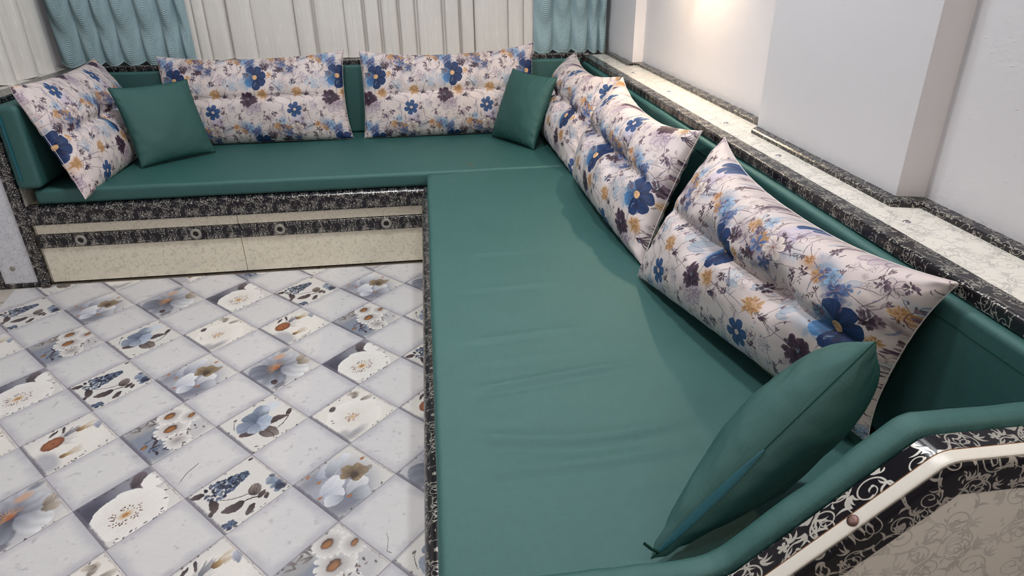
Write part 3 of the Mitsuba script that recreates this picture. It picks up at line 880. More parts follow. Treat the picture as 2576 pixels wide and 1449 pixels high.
# ------------------------------------------------------------------ benches
DECK, TOP = .328, .388
BB = tag(name('corner_bench_base'), 'bench base along the curtained wall with cream drawer fronts and black scroll rails', 'bench')
put(BB + '__body', chamfer_box(-1.49, .86, .022, .86, .012, DECK - .001), 'm_drawer_cream')
put(BB + '__plinth', chamfer_box(-1.48, 0.02, .035, .8, -.0004, .012, .001), 'm_black')
put(BB + '__top_rail', sweep(bullnose(0, .05, .2565, .3275, .022), 0, -1.488, .05), 'm_black_scroll_fine', 40)
put(BB + '__middle_rail', sweep(bullnose(.004, .024, .161, .2146, .004, 4), 0, -1.478, .012), 'm_black_scroll_fine', 40)
for x0, x1 in ((-1.476, -.7305), (-.7285, .012)):
    put(BB + '__upper_panel', chamfer_box(x0, x1, .014, .024, .2152, .256, .0012), 'm_drawer_cream')
    put(BB + '__drawer_front', chamfer_box(x0, x1, .012, .024, .0135, .1602, .0015), 'm_drawer_cream')
for x in (-1.322, -.894, -.572, -.152):
    at = (x, .004, .188)
    k = put(BB + '__knob', lathe([(.0105, .0005), (.0105, .004), (.013, .0052), (.019, .0048), (.0215, .003), (.0215, -.001)], at, (0, -1, 0), 48, lambda a: .035 * np.cos(16 * a)), 'm_silver', True)
    labels[k] = {'label': 'silver ring knob with a scalloped rim and a black centre'}
    put(k + '__centre', lathe([(0, .0022), (.006, .0018), (.0103, .0006)], at, (0, -1, 0), 24), 'm_black', True)
RB = tag(name('side_bench_base'), 'bench base along the right wall, only its black and silver front rail seen', 'bench')
put(RB + '__body', chamfer_box(.022, .86, -2.045, -.001, .012, DECK - .001), 'm_drawer_cream')
put(RB + '__plinth', chamfer_box(.035, .8, -2.04, 0, -.0004, .012, .001), 'm_black')
put(RB + '__top_rail', sweep(bullnose(0, .05, .2565, .3275, .022), 1, -2.05, -.0005), 'm_black_scroll_fine', 40)
put(RB + '__middle_rail', sweep(bullnose(.004, .024, .161, .2146, .004, 4), 1, -2.05, .0), 'm_black_scroll_fine', 40)
for y0, y1 in ((-2.045, -1.372), (-1.370, -.691), (-.689, -.002)):
    put(RB + '__upper_panel', chamfer_box(.014, .024, y0, y1, .2152, .256, .0012), 'm_drawer_cream')
    put(RB + '__drawer_front', chamfer_box(.012, .024, y0, y1, .0135, .1602, .0015), 'm_drawer_cream')


# ------------------------------------------------------------------ seat cushions and back pads
def dents(p, n):
    return (meshkit.fbm(p * [7, 7, 7], 3) - .5) * .006


def seat_ripples(p, n):
    up = np.clip(n[:, 2], 0, 1)
    z = dents(p, n)
    for (y0, slope, curve, amp, sig, x0, x1) in ((-1.30, .10, .0, .0026, .010, .06, .34), (-1.40, .06, .0, .002, .009, .05, .3), (-1.475, .16, .0, .0048, .011, .06, .42), (-1.60, -.05, .0, .0022, .010, .08, .36),
                                             (-1.665, -.10, .7, .0056, .014, .05, .42), (-1.735, .02, .2, .0042, .012, .06, .40), (-1.80, .05, .0, .0012, .012, .1, .5), (-1.05, .05, 0, .0012, .012, .05, .35), (-.82, .04, 0, .001, .014, .06, .4)):
        dx = p[:, 0] - (x0 + x1) / 2
        d = p[:, 1] - (y0 + slope * dx + curve * dx * dx)
        win = np.clip((p[:, 0] - x0) / .08, 0, 1) * np.clip((x1 + .1 - p[:, 0]) / .14, 0, 1)
        z = z + up * win * amp * (np.exp(-(d / sig) ** 2) - .8 * np.exp(-((d + 1.9 * sig) / sig) ** 2))
    # the pull at the inner corner
    z = z - up * .010 * np.exp(-((p[:, 0] - .05) / .10) ** 2 - ((p[:, 1] - .00) / .05) ** 2)
    return z


C1 = tag(name('seat_cushion'), 'long green seat cushion on the bench under the curtains, with brown drip stains', 'seat cushion')
put(C1 + '__cover', soft_box(-1.447, .80, .0235, .775, DECK, TOP, .016, .028, dents), 'm_green', True)
C2 = tag(name('seat_cushion'), 'long green seat cushion on the right bench, rippled at its near end', 'seat cushion')
put(C2 + '__cover', soft_box(.0235, .80, -1.998, .0195, DECK, TOP, .016, .0105, seat_ripples), 'm_green', True)
put(C2 + '__seam', tube([(.0365, y, TOP - .0035) for y in np.linspace(-1.97, 0, 60)], .0009, 5), 'm_thread')

K = tag(name('backrest_pad'), 'green backrest pad behind the floral cushions below the curtains', 'backrest pad')
put(K + '__cover', soft_box(-1.395, .80, .757, .789, TOP + .001, .703, .012, .05, dents), 'm_green', True)
K = tag(name('backrest_pad'), 'green backrest pad below the cream ledge of the right wall', 'backrest pad')
put(K + '__cover', soft_box(.802, .858, -1.999, .755, TOP + .001, .689, .012, .04, dents), 'm_green', True)
put(K + '__seam', tube([(.8015, y, .655 + .002 * math.sin(y * 9)) for y in np.linspace(-1.98, .7, 90)], .0012, 5), 'm_thread')
K = tag(name('backrest_pad'), 'green backrest pad at the left end of the back bench, blue zip on its end', 'backrest pad')
put(K + '__cover', soft_box(-1.489, -1.40, .006, .757, .398, .702, .02, .03, dents), 'm_green', True)
put(K + '__zip', tube([(-1.462, .0045, z) for z in np.linspace(.43, .685, 20)], .0055, 8), 'm_zip', True)
labels[K + '__zip'] = {'label': 'petrol blue zip'}
put(K + '__seam', tube([(-1.423, .0085, z) for z in np.linspace(.415, .69, 20)], .001, 5), 'm_thread')

# ------------------------------------------------------------------ ledges round the seats
LZ = .713
LG = tag(name('wall_ledge'), 'long cream scroll ledge with black edging along the right wall', 'ledge')
inner = [(.928, .80), (.928, .405), (.974, .405), (.974, -.856), (.921, -.856), (.921, -1.466), (.972, -1.484), (.972, -4.0)]
shelf = Polygon([(.856, .80)] + inner + [(.856, -4.0)])
m = trimesh.creation.extrude_polygon(shelf, .022, engine='earcut')
m.apply_translation([0, 0, LZ - .022])
put(LG + '__shelf', m, 'm_cream_scroll')
put(LG + '__front_edging', sweep(bullnose(.818, .8565, .690, LZ + .0015, .006), 1, -4.0, .80), 'm_black_scroll_fine', 35)
for k in range(len(inner) - 1):
    (ax, ay), (bx, by) = inner[k], inner[k + 1]
    (cx, cy), (dx, dy) = wall_line[k], wall_line[k + 1]
    q = np.array([(ax, ay), (bx, by), (min(dx, 2), dy if dy > -4.5 else -4.0), (cx, min(cy, .80))])
    a, b = q[:2], q[[3, 2]]
    a2 = a + (b - a) * .18
    V = np.vstack([np.c_[a, [LZ - .004] * 2], np.c_[a, [LZ + .008] * 2], np.c_[a2, [LZ + .0105] * 2], np.c_[b, [LZ + .0105] * 2], np.c_[b, [LZ - .004] * 2]])
    F = [(2 * r, 2 * r + 1, 2 * r + 3, 2 * r + 2) for r in range(4)] + [(8, 9, 1, 0), (0, 2, 8, 8), (2, 4, 8, 8), (4, 6, 8, 8), (1, 9, 3, 3), (3, 9, 5, 5), (5, 9, 7, 7)]
    put(LG + '__wall_skirting', (V, np.array(F)), 'm_black_scroll_fine')
for x, y in ((.897, .207), (.903, -.231), (.901, -.735), (.884, -1.089), (.900, -1.547), (.90, -1.95)):
    put(LG + '__screw_cap', lathe([(0, .0028), (.004, .0025), (.0065, .0014), (.0075, -.0005)], (x, y, LZ), n=20), 'm_chrome', True)
LB = tag(name('wall_ledge'), 'narrow black edged ledge under the curtains behind the back cushions', 'ledge')
put(LB + '__shelf', chamfer_box(-1.48, .856, .83, .93, .690, LZ), 'm_cream_scroll')
put(LB + '__front_edging', sweep(bullnose(.79, .832, .697, .7235, .005), 0, -1.48, .816), 'm_black_scroll_fine', 35)
put(LB + '__front_board', chamfer_box(-1.48, .80, .792, .83, .33, .697), 'm_cream_scroll')
LL = tag(name('wall_ledge'), 'boxed ledge at the left wall with a white end panel framed in black', 'ledge')
put(LL + '__body', chamfer_box(-1.668, -1.492, .02, .93, 0, .70), 'm_cream_scroll')
put(LL + '__end_panel', chamfer_box(-1.655, -1.528, .010, .022, .018, .69, .001), 'm_white_scroll')
for b in ((-1.676, -1.655, 0, .71), (-1.529, -1.487, 0, .71)):
    put(LL + '__end_frame', chamfer_box(b[0], b[1], .0, .024, b[2], b[3], .004), 'm_black_scroll_fine')
put(LL + '__end_frame', chamfer_box(-1.656, -1.528, .002, .024, .0, .019, .003), 'm_black_scroll_fine')
put(LL + '__end_frame', chamfer_box(-1.656, -1.528, .002, .024, .688, .71, .003), 'm_black_scroll_fine')
put(LL + '__top_edging', chamfer_box(-1.575, -1.478, .0, .79, .70, .72, .004), 'm_black_scroll_fine')
put(LL + '__shelf', chamfer_box(-1.70, -1.576, .02, .93, .70, LZ, .001), 'm_cream_scroll')
put(LL + '__screw_cap', lathe([(0, .0035), (.006, .003), (.0095, .0012), (.0105, -.0005)], (-1.607, .010, .083), (0, -1, 0), 20), 'm_silver', True)

# ------------------------------------------------------------------ the near arm of the right bench
prof = np.array([(.022, .458), (.10, .461), (.25, .462), (.345, .463), (.366, .467), (.387, .480), (.489, .577), (.574, .6585), (.582, .6635), (.592, .666), (.80, .667), (1.03, .667)])


def fine(p, n):
    s = np.r_[0, np.cumsum(np.hypot(*np.diff(p, axis=0).T))]
    t = np.linspace(0, s[-1], n)
    return np.c_[np.interp(t, s, p[:, 0]), np.interp(t, s, p[:, 1])]


pf = fine(prof, 160)
tn = np.gradient(pf, axis=0)
tn /= np.linalg.norm(tn, axis=1, keepdims=True)
nrm = np.c_[-tn[:, 1], tn[:, 0]]


def loft(rows, close=True):
    """rows (y, d): the arm's outline moved to y and out by d (in by -d); None for d = straight down to the floor at that y"""
    R = []
    for y, d in rows:
        q = pf + nrm * d if d is not None else np.c_[pf[:, 0], np.zeros(len(pf))]
        R.append(np.c_[q[:, 0], np.full(len(pf), y), q[:, 1]])
    V = np.stack(R, 1).reshape(-1, 3)
    f = grid_faces(len(pf), len(rows))
    m = trimesh.Trimesh(V, np.vstack([f[:, [0, 1, 2]], f[:, [0, 2, 3]]]), process=False)
    if m.face_normals[len(f) // 2] @ [0, 0, 1] < 0 and m.face_normals[:, 2].sum() < 0:
        m.invert()
    return m


AP = tag(name('end_arm_panel'), 'sloping end panel nearest the camera, black scroll bands, white edge strip and cream face', 'arm panel')
put(AP + '__inner_band', loft([(-2.052, -.05), (-2.052, -.003), (-2.055, 0), (-2.083, 0), (-2.083, -.012)]), 'm_black_scroll', 40)
put(AP + '__edge_strip', loft([(-2.0825, -.01), (-2.0825, .0012), (-2.0835, .002), (-2.0965, .002), (-2.0985, .0005), (-2.0985, -.012)]), 'm_white_edge', 40)
put(AP + '__glue_line', loft([(-2.0812, -.004), (-2.0812, .0012), (-2.0828, .0012), (-2.0828, -.004)]), 'm_wood', 40)
put(AP + '__front_band', loft([(-2.0985, -.004), (-2.1005, -.0005), (-2.1035, -.004), (-2.1055, -.010), (-2.106, -.041), (-2.104, -.043), (-2.098, -.043)]), 'm_black_scroll', 40)
inn = pf - nrm * .0425
poly = Polygon(np.vstack([inn[(inn[:, 0] > .02)], [(1.03, .0), (.022, .0)]])).buffer(0)
poly = poly if poly.geom_type == 'Polygon' else max(poly.geoms, key=lambda g: g.area)
m = trimesh.creation.extrude_polygon(poly, .06, engine='earcut')
m.apply_transform(np.array([[1, 0, 0, 0], [0, 0, -1, -2.0430], [0, 1, 0, 0], [0, 0, 0, 1.]]))
put(AP + '__face_panel', m, 'm_cream_scroll')
sx = int(np.argmin(np.hypot(pf[:, 0] - .496, pf[:, 1] - .584)))
put(AP + '__screw_cap', lathe([(0, .002), (.0028, .0022), (.006, .0018), (.0072, 0)], (pf[sx, 0] + nrm[sx, 0] * .0022, -2.090, pf[sx, 1] + nrm[sx, 1] * .0022), (nrm[sx, 0], 0, nrm[sx, 1]), 20), 'm_bronze', True)
labels[AP + '__screw_cap'] = {'label': 'dull brown screw cap'}
pad_d = [(-2.0515, -.012), (-2.050, .002), (-2.045, .007), (-2.036, .009), (-2.024, .007), (-2.014, .001), (-2.007, -.010), (-2.002, -.030), (-2.0, -.06), (-2.0, -.10)]
PADK = tag(name('arm_pad'), 'green padded lining on the inside of the near end arm', 'arm pad')
m = loft(pad_d)
v = np.array(m.vertices)
m.vertices = v + (meshkit.fbm(v * 16, 3) - .5)[:, None] * [0, .003, .006] * (np.abs(v[:, 1] + 2.03) < .02)[:, None]
m.vertices[:, 0] = np.minimum(m.vertices[:, 0], .815)
m.vertices[:, 0] = np.maximum(m.vertices[:, 0], .026)
put(PADK + '__cover', m, 'm_green', True)


# ------------------------------------------------------------------ cushions
def cushion(bl, br, tr, tl, tf, tb, size, nu=90, nv=60, sag=(.04, .04, .05, .05), tufts=(), crease=0., vcrease=(), wrinkle=.004, seed=0, offset=(0, 0), limit=None, power=.44, flop=None):
    """A sewn pillow between four corners (bottom left, bottom right, top right, top left as its front is seen).
    tf, tb: how far the front and the back swell; sag: how far the bottom, top, left and right edges draw in, as a share of the half size."""
    bl, br, tr, tl = (np.array(p, float) for p in (bl, br, tr, tl))
    A, B = np.meshgrid(np.sin(np.linspace(-1, 1, nu) * np.pi / 2), np.sin(np.linspace(-1, 1, nv) * np.pi / 2), indexing='ij')
    A = .6 * A + .4 * np.linspace(-1, 1, nu)[:, None]
    B = .6 * B + .4 * np.linspace(-1, 1, nv)[None, :]
    pull = lambda t: 1 - np.abs(t) ** 2.4
    a = A * (1 - np.where(A > 0, sag[3], sag[2]) * pull(B) * A * A)
    b = B * (1 - np.where(B > 0, sag[1], sag[0]) * pull(A) * B * B)
    s, t = (a[..., None] + 1) / 2, (b[..., None] + 1) / 2
    P = (1 - s) * (1 - t) * bl + s * (1 - t) * br + s * t * tr + (1 - s) * t * tl
    n = np.cross((br + tr - bl - tl), (tl + tr - bl - br))
    n /= np.linalg.norm(n)
    swell = np.clip((1 - A ** 2) * (1 - B ** 2), 0, 1) ** power
    q = np.stack([A * size[0] * 6, B * size[1] * 6, np.full_like(A, seed * 3.7)], -1)
    rim = np.clip((1 - np.abs(A)) * 6, 0, 1) * np.clip((1 - np.abs(B)) * 6, 0, 1)
    out = []
    for k, (th, sg) in enumerate(((tf, 1), (tb, -1))):
        z = th * swell
        if crease:
            z = z * (1 - crease * np.exp(-np.abs(B / .075) ** 1.3) * (1 - A ** 6))
        for (x0, dep) in vcrease:
            z = z * (1 - dep * np.exp(-np.abs((A - x0) / .07) ** 1.4) * (1 - .6 * np.abs(B)))
        for (x0, y0, dep, r) in tufts:
            z = z * (1 - dep * np.exp(-(((A - x0) * size[0] / size[1]) ** 2 + (B - y0) ** 2) / r ** 2))
        z = z + wrinkle * (meshkit.fbm(q + k * 9, 4, seed) - .5) * 2 * rim
        # small gathers that run in from the seams
        g = np.sin(A * 31 + meshkit.noise(q * 2, seed) * 7) * np.exp(-(1 - np.abs(B)) / .10) + np.sin(B * 23 + meshkit.noise(q * 2 + 5, seed) * 7) * np.exp(-(1 - np.abs(A)) / .08)
        z = z + wrinkle * .55 * g * np.clip((1 - np.abs(A)) * 20, 0, 1) * np.clip((1 - np.abs(B)) * 20, 0, 1)
        X = P + n * (sg * z)[..., None]
        out.append(X)
    V = np.vstack([out[0].reshape(-1, 3), out[1].reshape(-1, 3)])
    if limit is not None:
        V = limit(V)
    f = grid_faces(nu, nv)
    F = np.vstack([f[:, ::-1], f + nu * nv])
    uv = np.c_[(a * size[0] / 2).ravel() + offset[0], (b * size[1] / 2).ravel() + offset[1]]
    tri = np.vstack([F[:, [0, 1, 2]], F[:, [0, 2, 3]]])
    # weld the rim
    rimi = [i * nv + j for i in range(nu) for j in range(nv) if i in (0, nu - 1) or j in (0, nv - 1)]
    mp = np.arange(2 * nu * nv)
    for i in rimi:
        mp[nu * nv + i] = i
    edge = [i * nv for i in range(nu)] + [(nu - 1) * nv + j for j in range(1, nv)] + [i * nv + nv - 1 for i in range(nu - 2, -1, -1)] + [j for j in range(nv - 2, 0, -1)]
    return V, mp[tri], np.vstack([uv, uv]), np.array(edge), (nu, nv)


def stay(xmax=None, ymax=None, zmin=None, xmin=None, ymin=None, soft=.012):
    def f(V):
        V = V.copy()
        for k, lo, hi in ((0, xmin, xmax), (1, ymin, ymax), (2, zmin, None)):
            if hi is not None:
                V[:, k] = np.minimum(V[:, k], hi - .0008)
            if lo is not None:
                V[:, k] = np.maximum(V[:, k], lo + .0008)
        return V
    return f


def floral(label, *c, group='floral bolster cushions', **k):
    V, F, uv, edge, _ = cushion(*c, **k)
    key = tag(name('floral_cushion'), label, 'cushion', group)
    put(key + '__cover', (V, F), 'm_floral', True, uv)
    e = V[np.r_[edge, edge[:1]]]
    e = fine3(e, 300)
    put(key + '__seam', tube(e, .0012, 5), 'm_pale', True)
    return key


def fine3(P, n):
    s = np.r_[0, np.cumsum(np.linalg.norm(np.diff(P, axis=0), axis=1))]
    t = np.linspace(0, s[-1], n)
    return np.stack([np.interp(t, s, P[:, k]) for k in range(3)], 1)


Z0 = TOP + .002
TUFTS = ((-.36, .0, .14, .2), (.36, .0, .14, .2))
OFF = (.024, .082)
SZ = (.83, .40)
floral('floral cushion on the back bench, left of the pair under the white curtain', (-1.150, .625, .385), (-.312, .622, .390), (-.322, .724, .776), (-1.148, .724, .770),
       tf=.085, tb=.06, size=SZ, sag=(.02, .13, .03, .05), tufts=TUFTS, crease=.16, seed=1, offset=(-.02, -.085), limit=stay(ymax=.757, zmin=Z0))
floral('floral cushion on the back bench partly behind the right green cushion', (-.262, .622, .388), (.560, .625, .388), (.560, .726, .785), (-.256, .724, .772),
       tf=.085, tb=.06, size=SZ, sag=(.02, .18, .03, .04), tufts=TUFTS, crease=.16, seed=2, offset=(-.015, -.075), limit=stay(ymax=.757, zmin=Z0))
RT = ((-.36, -.02, .5, .22), (.33, -.02, .5, .22), (0, -.02, .3, .2))
floral('floral cushion in the far corner, behind the others along the right wall', (.575, .735, .395), (.585, -.14, .392), (.772, -.052, .742), (.770, .752, .735),
       tf=.105, tb=.05, size=SZ, sag=(.03, .26, .03, .05), tufts=RT, crease=.30, vcrease=((-.1, .16), (.45, .14)), wrinkle=.007, seed=3, offset=(.11, .03), limit=stay(xmax=.802, zmin=Z0, ymax=.757))
floral('warmly lit floral cushion in the middle of the row along the right wall', (.580, -.165, .393), (.600, -.985, .392), (.776, -.872, .728), (.780, -.056, .742),
       tf=.115, tb=.05, size=SZ, sag=(.03, .28, .03, .06), tufts=RT, crease=.36, vcrease=((-.3, .14), (.4, .14)), wrinkle=.007, seed=4, offset=(.02, .045), limit=stay(xmax=.802, zmin=Z0))
floral('large floral cushion nearest the camera, leaning on the right backrest', (.570, -1.045, .394), (.752, -1.775, .41), (.790, -1.818, .728), (.782, -1.000, .742),
       tf=.112, tb=.04, size=SZ, sag=(.03, .30, .03, .07), tufts=((-.3, -.03, .5, .22), (.36, -.03, .4, .22)), crease=.33, wrinkle=.005, seed=5, offset=(.05, -.01), limit=stay(xmax=.802, zmin=Z0), nu=130, nv=80)
floral('floral cushion at the left end of the back bench, one corner overhanging its edge', (-1.236, -.045, .366), (-1.205, .690, .392), (-1.400, .700, .772), (-1.412, .018, .768),
       tf=.09, tb=.05, size=(.80, .40), sag=(.03, .10, .05, .04), tufts=((.05, 0, .45, .25),), crease=.34, vcrease=((.1, .2),), wrinkle=.006, seed=6, offset=(.03, .02), limit=stay(xmin=-1.40, ymax=.757))


def scatter(label, *c, **k):
    V, F, uv, edge, shape = cushion(*c, **k)
    key = tag(name('scatter_cushion'), label, 'cushion', 'plain green scatter cushions')
    put(key + '__cover', (V, F), 'm_green_uv', True, uv)
    e = fine3(V[np.r_[edge, edge[:1]]], 240)
    put(key + '__seam', tube(e, .0011, 5), 'm_thread', True)
    return key, V, edge, shape


G1 = ((-1.140, .262, .390), (-.900, .474, .392), (-.985, .565, .692), (-1.226, .352, .698))
scatter('square green cushion on the left, propped before two floral cushions', *G1, tf=.05, tb=.045, size=(.33, .33), sag=(.05, .06, .06, .06), wrinkle=.005, seed=7, limit=stay(zmin=Z0), nu=60, nv=60)
G2 = ((.333, .545, .392), (.494, .275, .390), (.612, .372, .678), (.446, .610, .688))
scatter('square green cushion in the corner, before the right floral cushion', *G2, tf=.055, tb=.045, size=(.32, .32), sag=(.06, .07, .06, .07), wrinkle=.006, seed=8, limit=stay(zmin=Z0, ymax=.62), nu=60, nv=60)
G3 = ((.570, -1.790, .440), (.318, -1.955, .400), (.640, -1.872, .676), (.705, -1.790, .605))
key, V, edge, (nu, nv) = scatter('green cushion in the foreground seen edge on with its blue zip half open', *G3, tf=.068, tb=.062, size=(.36, .42), sag=(.05, .06, .05, .03), wrinkle=.006, seed=9, limit=stay(zmin=Z0, xmax=.80), nu=110, nv=110, power=.46)
# the zip in its near edge (a = +1), from the lower corner to beyond the middle
i0 = (nu - 1) * nv
rim = fine3(V[[i0 + j for j in range(nv)]], 120)[4:62]
mid = fine3(V[[(nu - 4) * nv + j for j in range(nv)]], 120)[4:62]
mid2 = fine3(V[[nu * nv + (nu - 4) * nv + j for j in range(nv)]], 120)[4:62]
across = mid - mid2
across /= np.linalg.norm(across, axis=1, keepdims=True)
outw = rim - (mid + mid2) / 2
outw /= np.linalg.norm(outw, axis=1, keepdims=True)
w = .0062 * np.sin(np.linspace(.12, np.pi - .02, 58))[:, None] ** .5
R = [rim + outw * .0018 - across * w, rim + outw * .0030 - across * w * .4, rim + outw * .0022, rim + outw * .0030 + across * w * .4, rim + outw * .0018 + across * w]
put(key + '__zip', (np.stack(R, 1).reshape(-1, 3), grid_faces(58, 5)), 'm_zip', True)
labels[key + '__zip'] = {'label': 'petrol blue zip in the seam'}
e0 = rim[0]
put(key + '__zip_end', tube([e0 + [-.022, -.002, .022], e0 + [-.012, -.006, .014], e0 + [0, -.004, .004]], .0022, 6), 'm_thread', True)

# ------------------------------------------------------------------ curtains
rng = np.random.default_rng(5)


def px2x(px):
    return -1.009 + (px - 500) * .0018867


# white sheer on the back wall: flat pleats with narrow recesses between them
slits = [455, 506, 534, 584, 644, 745, 791, 866, 914, 955, 1000, 1044, 1112, 1154, 1190, 1277, 1317, 1352]
wide = {506: .001, 534: .003, 584: .010, 644: .003, 745: .004, 791: .013, 866: .003, 914: .014, 955: .014, 1000: .012, 1044: .016, 1112: .016, 1154: .012, 1190: .004, 1277: .003, 1317: .002}
line = []
for k in range(len(slits) - 1):
    x0, x1 = px2x(slits[k]), px2x(slits[k + 1])
    g = wide.get(slits[k], .002)
    d = rng.uniform(.006, .013)
    for s in np.linspace(0, 1, 14):
        line.append((x0 + g / 2 + (x1 - x0 - g / 2 - wide.get(slits[k + 1], .002) / 2) * s, .872 - d * math.sin(math.pi * s) ** .55 - .0015 * math.sin(2.2 * math.pi * s + k)))
    g = wide.get(slits[k + 1], .002)
    line.append((x1 - g * .45, .897 if g > .003 else .880))
    line.append((x1 + g * .45, .897 if g > .003 else .880))
line = np.array(line)


def hang(line, zs, zb, mat, key, hem=.024, sway=.004, seed=0, swap=False, extra=None):
    arc = np.r_[0, np.cumsum(np.hypot(*np.diff(line, axis=0).T))]
    V = np.zeros((len(line), len(zs), 3))
    for j, t in enumerate(zs):
        z = zb + (2.50 - zb) * t
        w = sway * (meshkit.noise(np.c_[arc * 9, np.full(len(arc), t * 14.), np.full(len(arc), seed)]) - .5)
        V[:, j, 0], V[:, j, 1], V[:, j, 2] = line[:, 0] + (w if swap else 0), line[:, 1] + (0 if swap else w), z
    uv = np.stack([np.broadcast_to(arc[:, None], V.shape[:2]), V[..., 2]], -1).reshape(-1, 2)
    f = grid_faces(len(line), len(zs))
    return put(key, (V.reshape(-1, 3), f), mat, True, uv)


zs = np.r_[np.linspace(0, .2, 12), np.linspace(.25, 1, 6)]
K = tag(name('sheer_curtain'), 'long pleated white curtain between the two teal curtains', 'curtain')
zb = .731 - .008 * (line[:, 0] + 1.0) + .008 * (meshkit.noise(np.c_[line[:, 0] * 14, line[:, 0] * 0, line[:, 0] * 0]) - .5)
hang(line, zs, zb, 'm_sheer', K + '__cloth', seed=1)
put(K + '__hem', tube(np.c_[line[:, 0], line[:, 1] - .0012, zb + .0008], .0014, 5), 'm_sheer', True, np.zeros((len(line) * 5, 2)))

# white curtain on the left wall: deep soft folds
ys = np.linspace(.80, -.75, 420)
fold = np.sin(2 * np.pi * (ys / .155 + .3 * np.sin(ys * 3.1)) + 1.0)
xs = -1.628 + .030 * np.sign(fold) * np.abs(fold) ** .6 + .008 * np.sin(ys * 23)
K = tag(name('sheer_curtain'), 'white curtain in deep folds on the left wall', 'curtain')
zb2 = .716 + .012 * np.sin(ys * 21 + 1) + .004 * (ys - .8)
hang(np.c_[xs, ys], zs, zb2, 'm_sheer', K + '__cloth', seed=2, swap=True)
put(K + '__hem', tube(np.c_[xs + .001, ys, zb2 + .0008], .0016, 5), 'm_sheer', True, np.zeros((len(ys) * 5, 2)))


def swagged(cols, y0, zb, label, seed, lean=0.):
    """a teal Austrian curtain: gathered columns, each hung with fine sagging ribs, its foot scalloped"""
    r = np.random.default_rng(seed)
    zrow = np.r_[np.linspace(0, .40, 270), np.linspace(.42, 2.50 - zb - .05, 14)]
    X, Y, Z, U = [], [], [], []
    arc = 0.
    for k in range(len(cols) - 1):
        x0, x1 = cols[k], cols[k + 1]
        w = x1 - x0
        n = max(12, int(w / .0024))
        deep, amp, ph = r.uniform(.022, .036), r.uniform(.8, 1.15), r.uniform(0, 1)
        for s in np.linspace(-1, 1, n)[: None if k == len(cols) - 2 else -1]:
            q = s * s
            z = zb + .020 * abs(s) ** 1.6 + zrow * (1 - .0)
            env = (.35 + .65 * np.abs(np.sin(np.pi * ((zrow - .045 * q) / .19 + ph * .3)))) * np.clip(zrow / .02, 0, 1) * (zrow < .41) * np.clip((.41 - zrow) / .03, 0, 1)
            rib = np.abs(np.sin(np.pi * (zrow - .044 * q) / .0088))
            bulge = deep * (1 - abs(s) ** 2.4) * amp
            big = .010 * (1 - q) * np.sin(2 * np.pi * (zrow - .06 * q) / .19 + ph)
            X.append(np.full(len(zrow), x0 + w * (s + 1) / 2) + lean * zrow + .006 * np.sin(zrow * 9 + k) * (1 - q))
            Y.append(y0 - bulge - big - .0042 * rib * env * (1 - q * q) + .0 * zrow)
            Z.append(z)
            U.append(np.full(len(zrow), arc + w * (s + 1) / 2))
        arc += w
    V = np.stack([np.array(X), np.array(Y), np.array(Z)], -1)
    f = grid_faces(V.shape[0], V.shape[1])
    key = tag(name('teal_curtain'), label, 'curtain', None)
    put(key + '__cloth', (V.reshape(-1, 3), f), 'm_teal', True, np.stack([np.array(U), np.array(Z)], -1).reshape(-1, 2))
    foot = V[:, 0]
    put(key + '__hem', tube(foot + [0, -.001, .0015], .0022, 6), 'm_teal', True, np.zeros((len(foot) * 6, 2)))
    return key


swagged([-1.605, -1.50, -1.415, -1.335, -1.235, -1.135, -1.060, -1.012], .845, .7195, 'wide teal swagged curtain at the left of the white curtain', 3, -.01)
swagged([.578, .672, .765, .848, .900, .940], .850, .7165, 'narrow teal swagged curtain in the right corner', 4)

# ------------------------------------------------------------------ lamps
def disc_down(x, y, r, z):
    ang = np.arange(32) * np.pi / 16
    return (np.vstack([[[x, y, z]], np.c_[x + r * np.cos(ang), y + r * np.sin(ang), np.full(32, z)]]), np.array([(0, 1 + (k + 1) % 32, 1 + k) for k in range(32)]))


for x, y, share, tint in DOWNLIGHT_SPOTS:
    key = tag(name('ceiling_downlight'), 'unseen round white recessed ceiling downlight', 'ceiling light', 'ceiling downlights')
    put(key + '__ring', lathe([(.075, CEILING - .001), (.098, CEILING - .001), (.098, CEILING - .006), (.09, CEILING - .011), (.075, CEILING - .008), (.075, CEILING - .001)], (x, y, 0), n=32), 'm_white_edge', 40)
    put(key + '__diffuser', disc_down(x, y, .075, CEILING - .004), 'm_ceiling', emitter={'type': 'area', 'radiance': {'type': 'rgb', 'value': [DOWNLIGHT * share * c for c in tint]}})
x, y = MAIN_AT
key = tag(name('ceiling_lamp'), 'round flush white ceiling lamp over the middle of the room', 'ceiling light')
put(key + '__rim', lathe([(MAIN_R, CEILING - .001), (MAIN_R + .03, CEILING - .001), (MAIN_R + .03, CEILING - .02), (MAIN_R + .015, CEILING - .032), (MAIN_R, CEILING - .02), (MAIN_R, CEILING - .001)], (x, y, 0), n=40), 'm_white_edge', 40)
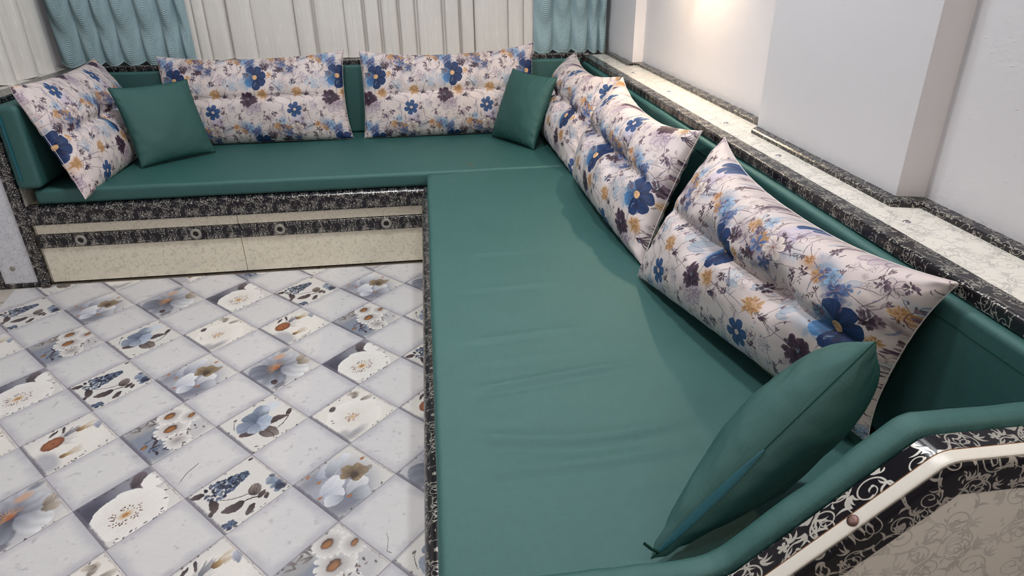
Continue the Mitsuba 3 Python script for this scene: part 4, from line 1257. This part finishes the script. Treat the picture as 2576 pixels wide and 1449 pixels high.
put(key + '__diffuser', disc_down(x, y, MAIN_R, CEILING - .012), 'm_ceiling', emitter={'type': 'area', 'radiance': {'type': 'rgb', 'value': [MAIN_LAMP * c for c in COOL]}})
sx, sy, sz = SCONCE_AT
key = tag(name('wall_lamp'), 'small dark wall lamp over the ledge in the recess of the right wall', 'wall lamp')
put(key + '__shade', lathe([(.006, .075), (.022, .072), (.036, .05), (.044, -.030), (.0425, -.030), (.0345, .048), (.021, .069), (.006, .072)], (sx, sy, sz), n=28), 'm_shade', 50)
put(key + '__bracket', tube([(sx, sy, sz + .073), (sx + .01, sy, sz + .092), (sx + .04, sy, sz + .098), (1.003, sy, sz + .098)], .006, 8), 'm_shade', True)
ico = trimesh.creation.icosphere(2, .014)
ico.apply_translation([sx, sy, sz - .012])
put(key + '__bulb', ico, 'm_ceiling', emitter={'type': 'area', 'radiance': {'type': 'rgb', 'value': [SCONCE * c for c in WARM]}})
sx, sy, sz = GLOBE_AT
key = tag(name('wall_lamp'), 'unseen globe wall lamp on the right wall, brightening the side of the pillar', 'wall lamp')
put(key + '__mount', tube([(sx, sy, sz - .050), (sx + .02, sy, sz - .075), (sx + .06, sy, sz - .082), (.9985, sy, sz - .082)], .008, 8), 'm_shade', True)
ico = trimesh.creation.icosphere(3, .052)
ico.apply_translation([sx, sy, sz])
put(key + '__globe', ico, 'm_ceiling', emitter={'type': 'area', 'radiance': {'type': 'rgb', 'value': [GLOBE * c for c in (1., .86, .70)]}})

# ------------------------------------------------------------------ stray bits on the vinyl
def strand(pts, r, label):
    r *= .6
    key = tag(name('stray_hair'), label, 'hair')
    P = fine3(np.array([(x, y, .0029) for x, y in pts]), 24)
    put(key + '__strand', tube(P, r, 5), 'm_hair', True)


strand([(-.618, -1.234), (-.611, -1.203), (-.592, -1.169)], .0008, 'straight dark hair on a white floor tile')
strand([(-.105, -1.468), (-.100, -1.482), (-.100, -1.505), (-.102, -1.520), (-.091, -1.526)], .0006, 'thin hair with a hooked end on a floor tile beside the right bench')
